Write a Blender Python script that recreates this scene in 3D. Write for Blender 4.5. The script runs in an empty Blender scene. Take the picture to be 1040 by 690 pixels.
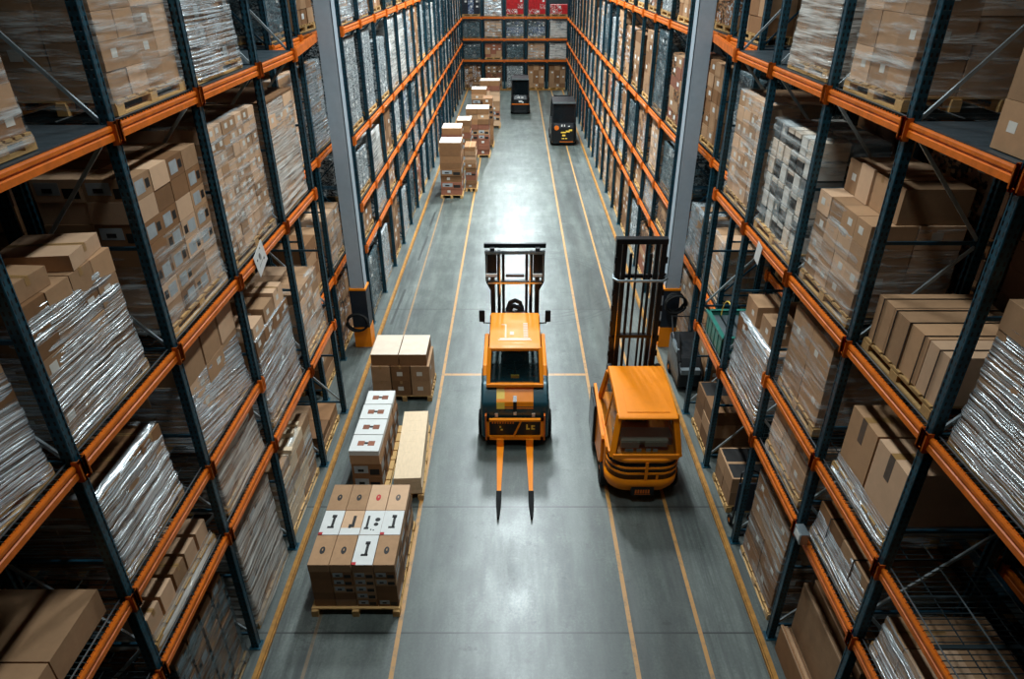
import bpy, math, random
from mathutils import Vector, Matrix, noise as mnoise
R = random.Random(11)
PI = math.pi
scene = bpy.context.scene
COL = scene.collection

# ------------------------------------------------------------------ helpers
class MB:
    def __init__(s): s.v = []; s.f = []; s.m = []
    def quad(s, pts, mi=0):
        n = len(s.v); s.v += [tuple(p) for p in pts]; s.f.append(tuple(range(n, n + len(pts)))); s.m.append(mi)
    def box(s, x0, x1, y0, y1, z0, z1, mi=0):
        if x0 > x1: x0, x1 = x1, x0
        if y0 > y1: y0, y1 = y1, y0
        if z0 > z1: z0, z1 = z1, z0
        n = len(s.v)
        s.v += [(x0,y0,z0),(x1,y0,z0),(x1,y1,z0),(x0,y1,z0),(x0,y0,z1),(x1,y0,z1),(x1,y1,z1),(x0,y1,z1)]
        for f in ((0,3,2,1),(4,5,6,7),(0,1,5,4),(1,2,6,5),(2,3,7,6),(3,0,4,7)):
            s.f.append(tuple(n + i for i in f)); s.m.append(mi)
    def bar(s, a, b, w, h, mi=0, up=(0,0,1)):
        a = Vector(a); b = Vector(b); d = (b - a).normalized(); up = Vector(up)
        if abs(d.dot(up)) > .99: up = Vector((0,1,0))
        sx = d.cross(up).normalized() * (w/2); sy = sx.cross(d).normalized() * (h/2)
        n = len(s.v)
        for p in (a, b):
            for q in (-sx - sy, sx - sy, sx + sy, -sx + sy): s.v.append(tuple(p + q))
        for f in ((0,1,2,3),(7,6,5,4),(0,4,5,1),(1,5,6,2),(2,6,7,3),(3,7,4,0)):
            s.f.append(tuple(n + i for i in f)); s.m.append(mi)
    def tube(s, pts, r, k=8, mi=0, cap=True):
        pts = [Vector(p) for p in pts]; rings = []
        ref = Vector((0,0,1))
        for i, p in enumerate(pts):
            d = (pts[min(i+1, len(pts)-1)] - pts[max(i-1, 0)]).normalized()
            rf = ref if abs(d.dot(ref)) < .95 else Vector((1,0,0))
            a = d.cross(rf).normalized(); b = a.cross(d).normalized()
            n = len(s.v)
            for j in range(k):
                t = 2*PI*j/k; s.v.append(tuple(p + a*math.cos(t)*r + b*math.sin(t)*r))
            rings.append(n)
        for i in range(len(rings)-1):
            for j in range(k):
                s.f.append((rings[i]+j, rings[i]+(j+1)%k, rings[i+1]+(j+1)%k, rings[i+1]+j)); s.m.append(mi)
        if cap:
            s.f.append(tuple(rings[0]+j for j in reversed(range(k)))); s.m.append(mi)
            s.f.append(tuple(rings[-1]+j for j in range(k))); s.m.append(mi)
    def prism(s, prof, x0, x1, mi=0, axis='x', x0b=None, x1b=None):
        """profile (p,q) extruded along an axis; axis x: (y,z), axis y: (x,z), axis z: (x,y)"""
        n = len(s.v); k = len(prof)
        def P(t, p):
            return {'x': (t, p[0], p[1]), 'y': (p[0], t, p[1]), 'z': (p[0], p[1], t)}[axis]
        for t in (x0, x1):
            for p in prof: s.v.append(P(t, p))
        for j in range(k):
            s.f.append((n+j, n+(j+1)%k, n+k+(j+1)%k, n+k+j)); s.m.append(mi)
        s.f.append(tuple(n+j for j in reversed(range(k)))); s.m.append(mi)
        s.f.append(tuple(n+k+j for j in range(k))); s.m.append(mi)
    def disc(s, c, r, n=(0,0,1), k=14, th=.004, mi=0):
        c = Vector(c); n = Vector(n).normalized()
        s.tube([c, c + n*th], r, k, mi)
    def mesh(s, name, mats, bevel=0, smooth=False, fix=True):
        me = bpy.data.meshes.new(name); me.from_pydata(s.v, [], s.f)
        for m in mats: me.materials.append(m)
        me.polygons.foreach_set('material_index', s.m)
        if smooth: me.polygons.foreach_set('use_smooth', [True]*len(s.f))
        me.update()
        if fix:
            import bmesh
            bm = bmesh.new(); bm.from_mesh(me); bmesh.ops.recalc_face_normals(bm, faces=bm.faces); bm.to_mesh(me); bm.free()
        return me
    def build(s, name, mats, parent=None, loc=(0,0,0), bevel=0, smooth=False, rot=0):
        if not isinstance(mats, (list, tuple)): mats = [mats]
        return ob(name, s.mesh(name, mats, smooth=smooth), parent, loc, rot, bevel)

def ob(name, me, parent=None, loc=(0,0,0), rot=0, bevel=0):
    o = bpy.data.objects.new(name, me); COL.objects.link(o)
    o.parent = parent; o.location = loc; o.rotation_euler = (0,0,rot)
    if bevel:
        b = o.modifiers.new('bevel', 'BEVEL'); b.width = bevel; b.segments = 3; b.limit_method = 'ANGLE'; b.angle_limit = math.radians(30)
        o.data.polygons.foreach_set('use_smooth', [True]*len(o.data.polygons))
        w = o.modifiers.new('wn', 'WEIGHTED_NORMAL')
    return o
def tag(o, label, cat, group=None):
    o['label'] = label; o['category'] = cat
    if group: o['group'] = group
    return o
def thing(name, label, cat, loc=(0,0,0), rot=0, group=None):
    o = ob(name, None, None, loc, rot); o.empty_display_size = .2
    return tag(o, label, cat, group)
def struct(o): o['kind'] = 'structure'; return o

# ------------------------------------------------------------------ materials
def srgb(h):
    if isinstance(h, str):
        h = [int(h[i:i+2], 16)/255 for i in (0,2,4)]
    return tuple((c/12.92 if c <= .04045 else ((c+.055)/1.055)**2.4) for c in h) + (1,)
class NT:
    def __init__(s, name):
        s.mat = bpy.data.materials.new(name); s.mat.use_nodes = True
        s.t = s.mat.node_tree; s.n = s.t.nodes; s.l = s.t.links
        s.b = s.n['Principled BSDF']; s.out = s.n['Material Output']
        s.tc = s.n.new('ShaderNodeTexCoord')
    def set(s, key, val):
        if isinstance(val, bpy.types.NodeSocket): s.l.new(val, s.b.inputs[key])
        else: s.b.inputs[key].default_value = val
    def vec(s, scale=(1,1,1), rnd=True, loc=(0,0,0)):
        m = s.n.new('ShaderNodeMapping'); m.inputs['Scale'].default_value = scale; m.inputs['Location'].default_value = loc
        s.l.new(s.tc.outputs['Object'], m.inputs['Vector'])
        if rnd:
            oi = s.n.new('ShaderNodeObjectInfo'); k = s.math('MULTIPLY', oi.outputs['Random'], 37.0)
            a = s.n.new('ShaderNodeVectorMath'); a.operation = 'ADD'
            s.l.new(m.outputs[0], a.inputs[0]); s.l.new(k, a.inputs[1]); return a.outputs[0]
        return m.outputs[0]
    def math(s, op, a, b=None, c=None, clamp=False):
        m = s.n.new('ShaderNodeMath'); m.operation = op; m.use_clamp = clamp
        for i, x in enumerate((a, b, c)):
            if x is None: continue
            if isinstance(x, bpy.types.NodeSocket): s.l.new(x, m.inputs[i])
            else: m.inputs[i].default_value = x
        return m.outputs[0]
    def noise(s, vec, scale=5, detail=4, rough=.55, dist=0):
        n = s.n.new('ShaderNodeTexNoise'); n.inputs['Scale'].default_value = scale; n.inputs['Detail'].default_value = detail
        n.inputs['Roughness'].default_value = rough; n.inputs['Distortion'].default_value = dist
        s.l.new(vec, n.inputs['Vector']); return n.outputs['Fac']
    def ramp(s, fac, stops, interp='LINEAR'):
        r = s.n.new('ShaderNodeValToRGB'); r.color_ramp.interpolation = interp
        e = r.color_ramp.elements
        while len(e) < len(stops): e.new(.5)
        for i, (p, c) in enumerate(stops):
            e[i].position = p; e[i].color = c if len(c) == 4 else (*c, 1)
        s.l.new(fac, r.inputs[0]); return r.outputs['Color']
    def mix(s, fac, a, b, mode='MIX'):
        m = s.n.new('ShaderNodeMix'); m.data_type = 'RGBA'; m.blend_type = mode
        for i, x in ((0, fac), (6, a), (7, b)):
            if isinstance(x, bpy.types.NodeSocket): s.l.new(x, m.inputs[i])
            else: m.inputs[i].default_value = x
        return m.outputs[2]
    def bump(s, h, strength=.3, dist=.01):
        b = s.n.new('ShaderNodeBump'); b.inputs['Strength'].default_value = strength; b.inputs['Distance'].default_value = dist
        s.l.new(h, b.inputs['Height']); s.l.new(b.outputs[0], s.b.inputs['Normal']); return b.outputs[0]
    def maprange(s, x, a, b, c=0, d=1):
        m = s.n.new('ShaderNodeMapRange'); s.l.new(x, m.inputs[0])
        for i, v in enumerate((a, b, c, d)): m.inputs[i+1].default_value = v
        return m.outputs[0]

def paint(name, hexc, rough=.4, metal=0, wear=.25, spec=.5, coat=0, scale=6):
    t = NT(name); c = srgb(hexc)
    n = t.noise(t.vec((1,1,1)), scale, 5, .65)
    d = tuple(x*(1-wear) for x in c[:3]) + (1,)
    t.set('Base Color', t.ramp(n, [(.3, d), (.65, c)]))
    t.set('Roughness', t.maprange(n, .2, .8, rough+.12, max(rough-.08, .03))); t.set('Metallic', metal)
    t.set('Specular IOR Level', spec); t.set('Coat Weight', coat); t.set('Coat Roughness', .15)
    t.bump(n, .08, .003)
    return t.mat
def cardboard(name, hexc, var=.2, stretch=(1,1,1)):
    t = NT(name); c = srgb(hexc)
    n = t.noise(t.vec((3*stretch[0],3*stretch[1],3*stretch[2])), 2.2, 6, .7)
    fib = t.noise(t.vec((6,6,160)), 1.5, 2)
    oi = t.n.new('ShaderNodeObjectInfo')
    d = tuple(x*(1-var*1.6) for x in c[:3]) + (1,); l = tuple(min(1, x*(1+var)) for x in c[:3]) + (1,)
    f = t.math('ADD', t.math('MULTIPLY', n, .6), t.math('MULTIPLY', oi.outputs['Random'], .5))
    col = t.ramp(f, [(.25, d), (.8, l)])
    col = t.mix(t.math('MULTIPLY', fib, .18), col, d)
    t.set('Base Color', col); t.set('Roughness', .72); t.set('Specular IOR Level', .3); t.bump(fib, .05, .002)
    return t.mat
def film(name, tint, lo, hi, sc=(1.2,1.0,24), rough=.22, metal=.0, bump=.6, cut=(.38,.62), diag=0, det=5):
    t = NT(name)
    v = t.vec(sc)
    if diag:
        m = t.n.new('ShaderNodeMapping'); m.inputs['Rotation'].default_value = (diag, 0, 0)
        t.l.new(t.tc.outputs['Object'], m.inputs['Vector'])
        m2 = t.n.new('ShaderNodeMapping'); m2.inputs['Scale'].default_value = sc; t.l.new(m.outputs[0], m2.inputs['Vector']); v = m2.outputs[0]
    n = t.noise(v, 1.6, det, .55, .15)
    big = t.noise(t.vec((1,1,1.4)), 2.4, 2, .5)
    f = t.math('ADD', t.math('MULTIPLY', n, .75), t.math('MULTIPLY', big, .25))
    fac = t.maprange(f, cut[0], cut[1], lo, hi)
    c = srgb(tint)
    t.set('Base Color', t.ramp(n, [(.3, tuple(x*.7 for x in c[:3]) + (1,)), (.7, c)]))
    t.set('Roughness', rough); t.set('Metallic', metal); t.set('Specular IOR Level', .8)
    t.bump(n, bump, .05)
    tr = t.n.new('ShaderNodeBsdfTransparent'); mx = t.n.new('ShaderNodeMixShader')
    t.l.new(fac, mx.inputs[0]); t.l.new(tr.outputs[0], mx.inputs[1]); t.l.new(t.b.outputs[0], mx.inputs[2])
    t.l.new(mx.outputs[0], t.out.inputs['Surface'])
    return t.mat

M = {}
M['orange'] = paint('beam_orange', 'e06e14', .42, 0, .35, .4, 0)
M['truck_orange'] = paint('truck_orange', 'f58a08', .45, 0, .08, .35, .04)
M['yellow'] = paint('decal_yellow', 'f2c84a', .4, 0, .1)
M['teal'] = paint('upright_teal', '17485c', .42, .2, .45, .5)
M['truck_teal'] = paint('truck_teal', '1d4650', .28, .2, .2, .5, .5)
M['black'] = paint('black_paint', '101418', .35, .3, .3, .5, .2)
M['rubber'] = paint('rubber', '0c0d0e', .8, 0, .2, .3)
M['chrome'] = paint('chrome', 'c8ccd0', .18, 1, .1)
M['galv'] = paint('galvanised', '9aa6ac', .35, .8, .3)
M['deckm'] = paint('deck_steel', '55636b', .38, .6, .4)
M['column'] = paint('column_grey', 'a4b1bb', .45, .0, .1)
M['navy'] = paint('guard_navy', '16212e', .5, 0, .3)
M['white'] = paint('white_card', 'd9d8d4', .6, 0, .08)
M['cream'] = paint('cream_card', 'dcc9b4', .6, 0, .1)
M['ink'] = paint('ink', '14100e', .6, 0, .1)
M['red'] = paint('red_plastic', 'c01c22', .45, 0, .4)
M['blue'] = paint('blue_print', '2c4f7c', .5, 0, .3)
M['lamp_housing'] = paint('lamp_housing', '30343a', .5, .5)
M['tealplastic'] = paint('teal_plastic', '2e7a6c', .35, 0, .3)
M['wall'] = paint('wall_cladding', '20282c', .7, .1, .4)
M['seat'] = paint('seat_black', '181a1c', .6)
M['labelp'] = paint('label_paper', 'd3cec4', .6, 0, .1)
M['printblue'] = paint('print_pale_grey', 'a3a9ab', .5, 0, .3)
M['patch'] = paint('patch_grey', '5d5148', .4, 0, .2)
M['tape'] = paint('packing_tape', 'a07a4c', .3, 0, .1)
M['strap'] = paint('strap_black', '0a0a0c', .4)
M['cb'] = cardboard('cardboard', 'a88260')
M['cb_shaded'] = cardboard('cardboard_shaded', '6b4b36')  # darker copy of the cardboard, rear rack shade put into its colour
M['cbl'] = cardboard('cardboard_light', 'cba584', .12)
M['cbd'] = cardboard('cardboard_dark', '87603f')
M['cbr'] = cardboard('cardboard_red', '8c5843')
M['wood'] = cardboard('pallet_wood', 'c39a62', .25, (1,4,4))
M['pine'] = cardboard('pale_pine', 'd9c0a0', .15, (4,1,4))
M['film_silver'] = film('film_silver', 'e6eef2', .08, .97, (1.0,.38,25), .27, .55, 1.0, (.41,.56), 0, 2.5)
M['film_clear'] = film('film_clear', 'dfe5e4', .04, .7, (1.3,.7,9), .22, .15, .7, (.45,.68), 0, 3)
M['film_white'] = film('film_white', 'dedbd4', .15, .88, (1.3,.6,12), .28, .15, .8, (.38,.6), 0, 3)
M['film_diag'] = film('film_diag', 'e2ecf2', .06, .98, (1,.38,26), .26, .55, 1.0, (.41,.55), .18, 2.5)
M['film_dark'] = film('film_dark', '5c737a', .1, .8, (3,2,9), .22, .3, .7, (.38,.56))

def printed(name, a, b, c, sc=9):
    t = NT(name); v = t.n.new('ShaderNodeTexVoronoi'); v.distance = 'CHEBYCHEV'; v.inputs['Scale'].default_value = sc
    t.l.new(t.vec((1,1,1.6)), v.inputs['Vector'])
    sep = t.n.new('ShaderNodeSeparateColor'); t.l.new(v.outputs['Color'], sep.inputs[0])
    t.set('Base Color', t.ramp(sep.outputs[0], [(0, srgb(a)), (.4, srgb(b)), (.75, srgb(c))], 'CONSTANT'))
    t.set('Roughness', .45); return t.mat
M['printed'] = printed('printed_side', '7a5236', 'a9744a', 'b9c8d0', 22)
M['printed_blue'] = printed('printed_blue', '24364a', 'a87a50', '9fb6c8', 24)
M['mottle'] = printed('mottled_wrap', '232c30', '8c979b', 'c9cdcc', 34)
M['mottle_dark'] = printed('mottled_dark', '0e171c', '22343c', '8a979b', 30)
M['mottle_brown'] = printed('mottled_brown', '1e1712', '8a5b36', 'a07a58', 18)
M['mottle_blue'] = printed('mottled_blue', '1a2a44', '25406a', 'aebccb', 26)
M['mottle_red'] = printed('mottled_red', '8a1018', 'c4161e', 'd8cfc8', 24)
M['bookish'] = printed('lattice_white', 'c8cccb', '1b2226', 'b4babb', 22)

def upright_mat():
    t = NT('upright_punched'); c = srgb('175062'); d = srgb('0a2a35')
    sep = t.n.new('ShaderNodeSeparateXYZ'); t.l.new(t.tc.outputs['Object'], sep.inputs[0])
    z = t.math('FRACT', t.math('MULTIPLY', sep.outputs[2], 1/.075))
    hz = t.math('COMPARE', z, .5, .26)
    ay = t.math('ABSOLUTE', sep.outputs[1])
    hy = t.math('COMPARE', ay, .024, .009)
    hx = t.math('COMPARE', t.math('ABSOLUTE', sep.outputs[0]), .024, .009)
    hole = t.math('MULTIPLY', hz, t.math('MAXIMUM', hy, hx))
    n = t.noise(t.vec((1,1,1)), 9, 5, .7)
    base = t.ramp(n, [(.3, d), (.6, c)])
    t.set('Base Color', t.mix(hole, base, srgb('020608')))
    t.set('Roughness', .4); t.set('Metallic', .25)
    t.bump(t.math('MULTIPLY', hole, -1.0), .8, .01)
    return t.mat
M['upright'] = upright_mat()
M['brace'] = paint('brace_white', 'b9c6ca', .35, .4, .3)
M['deckw'] = paint('deck_wire_dark', '3a474c', .4, .6, .3)

def glass_mat():
    t = NT('dark_glass'); t.set('Base Color', srgb('0b1a1c')); t.set('Roughness', .06); t.set('Specular IOR Level', .8)
    tr = t.n.new('ShaderNodeBsdfTransparent'); tr.inputs[0].default_value = (.75,.85,.83,1)
    mx = t.n.new('ShaderNodeMixShader'); mx.inputs[0].default_value = .45
    t.l.new(tr.outputs[0], mx.inputs[1]); t.l.new(t.b.outputs[0], mx.inputs[2]); t.l.new(mx.outputs[0], t.out.inputs['Surface'])
    return t.mat
M['glass'] = glass_mat()
M['stripe_orange'] = paint('stripe_orange', 'e07a20', .5)
M['darkpane'] = paint('dark_pane', '0a1114', .12, 0, .1, .7)
def emit_mat():
    t = NT('lamp_lens'); t.set('Base Color', (1,1,1,1)); t.set('Emission Color', (.9,.97,1,1)); t.set('Emission Strength', 6); return t.mat
M['lens'] = emit_mat()

def floor_mat():
    t = NT('polished_concrete')
    sep = t.n.new('ShaderNodeSeparateXYZ'); t.l.new(t.tc.outputs['Object'], sep.inputs[0])
    x, y = sep.outputs[0], sep.outputs[1]
    big = t.noise(t.vec((1,1,1), False), .55, 6, .62)
    mid = t.noise(t.vec((1.6,.5,1), False), 2.2, 7, .7)
    fine = t.noise(t.vec((1,1,1), False), 26, 5, .7)
    streak = t.noise(t.vec((9,.35,1), False), 1.6, 5, .7)
    f = t.math('ADD', t.math('MULTIPLY', big, .4), t.math('ADD', t.math('MULTIPLY', mid, .35), t.math('MULTIPLY', fine, .25)))
    col = t.ramp(f, [(.36, srgb('222926')), (.5, srgb('434b47')), (.63, srgb('6b726c'))])
    # dirt band beside the kerbs: tyre streaks
    ax = t.math('ABSOLUTE', x)
    side = t.maprange(ax, 2.3, 3.0, 0, 1)
    col = t.mix(t.math('MULTIPLY', t.maprange(streak, .42, .62), t.math('MULTIPLY', side, .85)), col, srgb('232a29'))
    st2 = t.maprange(t.noise(t.vec((1,1,1), False, (7,3,0)), .9, 5, .7), .56, .68)
    col = t.mix(t.math('MULTIPLY', st2, .45), col, srgb('333d3c'))
    lane = t.math('COMPARE', x, 2.25, .6)
    lanen = t.maprange(t.noise(t.vec((2.2,.25,1), False, (2,9,0)), 1.3, 4, .6), .35, .6)
    col = t.mix(t.math('MULTIPLY', lane, t.math('MULTIPLY', lanen, .6)), col, srgb('20211f'))
    sp = t.maprange(t.noise(t.vec((1,1.4,1), False, (11,4,0)), 1.9, 8, .72), .60, .66)
    col = t.mix(t.math('MULTIPLY', sp, .75), col, srgb('141a18'))
    wash = t.maprange(t.noise(t.vec((2.5,.22,1), False, (5,1,0)), 1.1, 5, .6), .45, .7)
    col = t.mix(t.math('MULTIPLY', wash, .3), col, srgb('838a84'))
    # curved tyre marks
    def ring(cx, cy, r, w, y0, y1, col, s=.6):
        dx = t.math('SUBTRACT', x, cx); dy = t.math('SUBTRACT', y, cy)
        d = t.math('SQRT', t.math('ADD', t.math('MULTIPLY', dx, dx), t.math('MULTIPLY', dy, dy)))
        m = t.math('MULTIPLY', t.math('COMPARE', d, r, w), t.math('COMPARE', y, (y0+y1)/2, (y1-y0)/2))
        m = t.math('MULTIPLY', m, t.math('GREATER_THAN', dx, 0.0))
        m = t.math('MULTIPLY', m, t.math('MULTIPLY', t.maprange(mid, .35, .6), s))
        return t.mix(m, col, srgb('1e2625'))
    for r in (2.05, 2.22, 2.5, 2.63): col = ring(.65, 18.6, r, .03, 16.0, 22.5, col)
    col = ring(-.2, 21, 2.9, .05, 19, 25, col, .4)
    for (sx, sy0, sy1, sk) in ((-3.12,20.4,22.6,.03),(-3.3,16.0,18.2,.03),(-3.1,23.6,25.2,.02),(-3.2,9.5,11.0,.03)):
        xx = t.math('ADD', x, t.math('MULTIPLY', t.math('SUBTRACT', y, sy0), -sk))
        m = t.math('MULTIPLY', t.math('COMPARE', xx, sx, .035), t.math('COMPARE', y, (sy0+sy1)/2, (sy1-sy0)/2))
        col = t.mix(t.math('MULTIPLY', m, .8), col, srgb('0c1211'))
    # slab joints
    j = None
    for yy in (3.9, 6.5, 9.09, 16.9, 24.7, 32.5, 40.3):
        c = t.math('COMPARE', y, yy, .014); j = c if j is None else t.math('MAXIMUM', j, c)
    col = t.mix(t.math('MULTIPLY', j, .95), col, srgb('060a0a'))
    # painted lines
    wear = t.maprange(t.noise(t.vec((1,1,1), False), 7, 6, .75), .36, .5)
    def line(cx, w, y0=-10, y1=70, s=1.0):
        m = t.math('MULTIPLY', t.math('COMPARE', x, cx, w/2), t.math('COMPARE', y, (y0+y1)/2, (y1-y0)/2))
        return t.math('MULTIPLY', m, s)
    L = line(-1.68, .065)
    for a in (line(1.68, .065), line(2.68, .06), line(-2.88, .05, 12, 40, .5), line(-2.88, .05, 3, 7, .25)): L = t.math('MAXIMUM', L, a)
    cr = t.math('MULTIPLY', t.math('COMPARE', y, 13.5, .045), t.math('COMPARE', x, 0, 1.68)); L = t.math('MAXIMUM', L, cr)
    L = t.math('MULTIPLY', L, t.math('ADD', t.math('MULTIPLY', wear, .5), .45))
    col = t.mix(L, col, srgb('b98440'))
    t.set('Base Color', col)
    rr = t.math('ADD', t.maprange(f, .35, .65, .42, .27), t.math('MULTIPLY', side, .15))
    t.set('Roughness', rr); t.set('Specular IOR Level', .85)
    t.bump(t.math('ADD', t.math('MULTIPLY', fine, .4), t.math('MULTIPLY', mid, .3)), .12, .01)
    return t.mat
M['floor'] = floor_mat()
M['rail'] = paint('rail_ochre', 'b07a32', .5, 0, .45, .4, 0, 9)

# ------------------------------------------------------------------ setting
def slab(name, x0, x1, y0, y1, z0, z1, m): b = MB(); b.box(x0, x1, y0, y1, z0, z1); return struct(b.build(name, m))
slab('floor', -8, 8, -4, 57, -.2, 0, M['floor'])
slab('wall_left', -8.2, -8, -4, 57, 0, 14.4, M['wall'])
slab('wall_right', 8, 8.2, -4, 57, 0, 14.4, M['wall'])
slab('wall_back', -8, 8, 57, 57.2, 0, 14.4, M['wall'])
slab('wall_front', -8, 8, -4.2, -4, 0, 14.4, M['wall'])
slab('ceiling', -8.2, 8.2, -4.2, 57.2, 14.4, 14.6, M['wall'])

LV = [2.12, 3.2, 4.8, 7.13]        # beam centre heights
YL = [2.45, 4.42, 6.3, 8.15, 10.25, 12.0]
YR = [2.95, 4.8, 6.45, 8.28, 10.22, 11.98]
XF = 3.62
LVN = {0: 'floor level', 1: 'lowest shelf', 2: 'second shelf', 3: 'third shelf', 4: 'top shelf'}
SN = {-1: 'left', 1: 'right'}

# ------------------------------------------------------------------ racks
_cache = {}
def cached(key, fn):
    if key not in _cache: _cache[key] = fn()
    return _cache[key]
UPH = 9.8
def upright_mesh():
    b = MB(); w, d, t = .05, .045, .012   # C profile: x depth, y width
    b.box(-d, -d+t, -w, w, 0, UPH); b.box(-d, d, -w, -w+t, 0, UPH); b.box(-d, d, w-t, w, 0, UPH)
    b.box(d-t, d, -w, -w+.03, 0, UPH); b.box(d-t, d, w-.03, w, 0, UPH)
    b.box(-.08, .08, -.08, .08, 0, .012)
    for s in (-1, 1): b.box(-d-.004, -d, s*w-.012*s-.006, s*w-.012*s+.006, 0, UPH)
    return b.mesh('upright', [M['upright']])
def beam_mesh(L, mk='orange'):
    b = MB()
    # stepped box beam along y, front face at local x=-0.03 (aisle)
    prof = [(-.03,-.065),(-.03,-.012),(-.018,-.004),(-.018,.012),(-.03,.02),(-.03,.048),(-.022,.062),(.0,.062),(.0,.045),(.028,.045),(.028,-.065)]
    b.prism(prof, -L/2, L/2, 0, 'y')
    return b.mesh('beam', [M[mk]])
def conn_mesh():
    b = MB()
    for s in (-1, 1):
        b.box(-.05, .0, s*.052-.006, s*.052+.006, -.11, .1)
        b.box(-.056, -.05, s*.035-.022, s*.035+.022, -.11, .1)
        b.box(-.064, -.056, s*.048-.008, s*.048+.008, -.09, .08)
    b.box(-.06, -.05, -.012, .012, -.1, -.075)
    return b.mesh('beam_connector', [M['orange']])
def wire_deck_mesh(L, D):
    b = MB(); n = int(L/.06)
    for i in range(n+1):
        y = -L/2 + L*i/n; b.box(-.03, D, y-.004, y+.004, 0, .008)
        b.box(-.036, -.028, y-.006, y+.006, -.03, .008, 1)
    for k in range(5):
        x = .02 + (D-.04)*k/4; b.box(x-.005, x+.005, -L/2, L/2, -.009, 0) if k % 2 else b.box(x-.006, x+.006, -L/2, L/2, .008, .016, 2)
    for y in (-L*.3, 0, L*.3): b.box(0, D, y-.02, y+.02, -.035, -.009)
    return b.mesh('wire_deck', [M['deckw'], M['orange'], M['galv']])
def panel_deck_mesh(L, D):
    b = MB(); n = 5
    for i in range(n):
        b.box(0, D, -L/2 + L*i/n + .003, -L/2 + L*(i+1)/n - .003, -.01, .008)
    b.box(-.02, 0, -L/2, L/2, -.03, .008)
    return b.mesh('deck_panel', [M['deckm']])
def brace_mesh(D):
    b = MB(); z = .25; k = 0
    while z < UPH - 1.2:
        b.box(.04, D-.04, -.012, .012, z-.015, z+.015)
        a, c = ((.04, D-.04) if k % 2 == 0 else (D-.04, .04))
        b.bar((a, 0, z+.03), (c, 0, z+1.1), .022, .03); z += 1.15; k += 1
    return b.mesh('frame_bracing', [M['teal']])

def rack(name, label, cat, xf, side, ys, levels, depth=1.1, skip=(), solid=(), group=None, fine=False, nodeck=(), rot=None, origin=None):
    """rack run along y; the aisle side at |x|=xf; side=+1 right. If origin is given the run is built locally and turned."""
    root = thing(name, label, cat, origin or (0,0,0), rot or 0, group)
    um = cached('upright', upright_mesh); cm = cached('conn', conn_mesh)
    xa = side*(xf+.045); xb = side*(xf+depth-.045)
    ra = 0 if side > 0 else PI
    for y in ys:
        ob('upright', um, root, (xa, y, 0), ra); ob('upright', um, root, (xb, y, 0), ra+PI)
        if fine:
            z = .25; k = 0
            while z < UPH - 1.2:
                b = MB(); b.box(xf+.08, xf+depth-.08, -.012, .012, -.015, .015) ;
                ob('horizontal_brace', cached(('hb', depth), lambda: _hb(depth)), root, (side*(xf+.08), y, z), ra)
                ob('diagonal_brace', cached(('db', depth, k % 2), lambda: _db(depth, k % 2)), root, (side*(xf+.08), y, z+.03), ra)
                z += 1.15; k += 1
        else:
            ob('frame_bracing', cached(('br', depth), lambda: brace_mesh(depth)), root, (side*xf, y, 0), ra)
    for i in range(len(ys)-1):
        L = ys[i+1]-ys[i]-.1; yc = (ys[i]+ys[i+1])/2
        for li, z in enumerate(levels):
            if (i, li) in skip: continue
            bm_ = cached(('beam', round(L, 3)), lambda: beam_mesh(L)); rb_ = cached(('rbeam', round(L, 3)), lambda: beam_mesh(L, 'teal'))
            for nm, x, r in (('beam', side*(xf+.02), ra), ('rear_beam', side*(xf+depth-.02), ra+PI)):
                bo = ob(nm, (bm_ if nm == 'beam' else rb_), root, (x, yc, z), r)
                if nm == 'beam':
                    for s in (-1, 1):
                        if fine: ob('beam_connector', cm, bo, (0, s*(L/2+.05), 0), 0)
                        elif s > 0: ob('beam_connector', cm, bo, (0, s*(L/2+.05), 0), 0)
            if (i, li) in nodeck: continue
            if (i, li) in solid: dm = cached(('pd', round(L, 3), depth), lambda: panel_deck_mesh(L, depth-.1)); dn = 'deck_panel'
            else: dm = cached(('wd', round(L, 3), depth), lambda: wire_deck_mesh(L, depth-.1)); dn = 'wire_deck'
            ob(dn, dm, root, (side*(xf+.05), yc, z+.0645), ra)
    return root
def _hb(D): b = MB(); b.box(0, D-.16, -.012, .012, -.018, .018); return b.mesh('horizontal_brace', [M['teal']])
def _db(D, k):
    b = MB(); a, c = ((0, D-.16) if k == 0 else (D-.16, 0)); b.bar((a,0,0), (c,0,1.08), .022, .035); return b.mesh('diagonal_brace', [M['brace']])

rack('pallet_rack', 'teal and orange pallet rack nearest the camera on the left side of the aisle', 'rack', XF, -1, YL, LV,
     skip=((3,1),(4,1)), solid=((1,3),(4,3),(3,3)), fine=True)
rack('pallet_rack', 'teal and orange pallet rack nearest the camera on the right side of the aisle', 'rack', XF, 1, YR, LV,
     skip=((3,1),(4,1)), solid=((1,3),(4,3),(3,3)), fine=True)
LR = [2.12, 4.8, 7.13]
for s in (-1, 1):
    rack('pallet_rack', f'short set back pallet rack behind the grey column on the {SN[s]}', 'rack', 4.12, s, [12.45, 14.2, 15.95], LR, solid=((0,2),(1,2)))
    rack('pallet_rack', f'dark rear pallet rack standing back to back behind the near {SN[s]} rack', 'rack', 4.85, s, YL if s < 0 else YR, LV)
BAY = 1.94; Y0F = 16.1; NB = 19; XFF = 3.75
YF = [Y0F + BAY*i for i in range(NB+1)]
for s in (-1, 1):
    rack('pallet_rack', f'long far pallet rack running past the column along the {SN[s]} side', 'rack', XFF, s, YF, LV)
# end rack across the aisle: a run along local y, turned by 90 degrees
EB = 1.56
er = rack('pallet_rack', 'pallet rack across the far end of the aisle', 'rack', 0, 1, [-3.9+EB*i for i in range(6)], [2.0, 3.42, 4.85], rot=PI/2, origin=(0, 53.2, 0))

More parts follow.
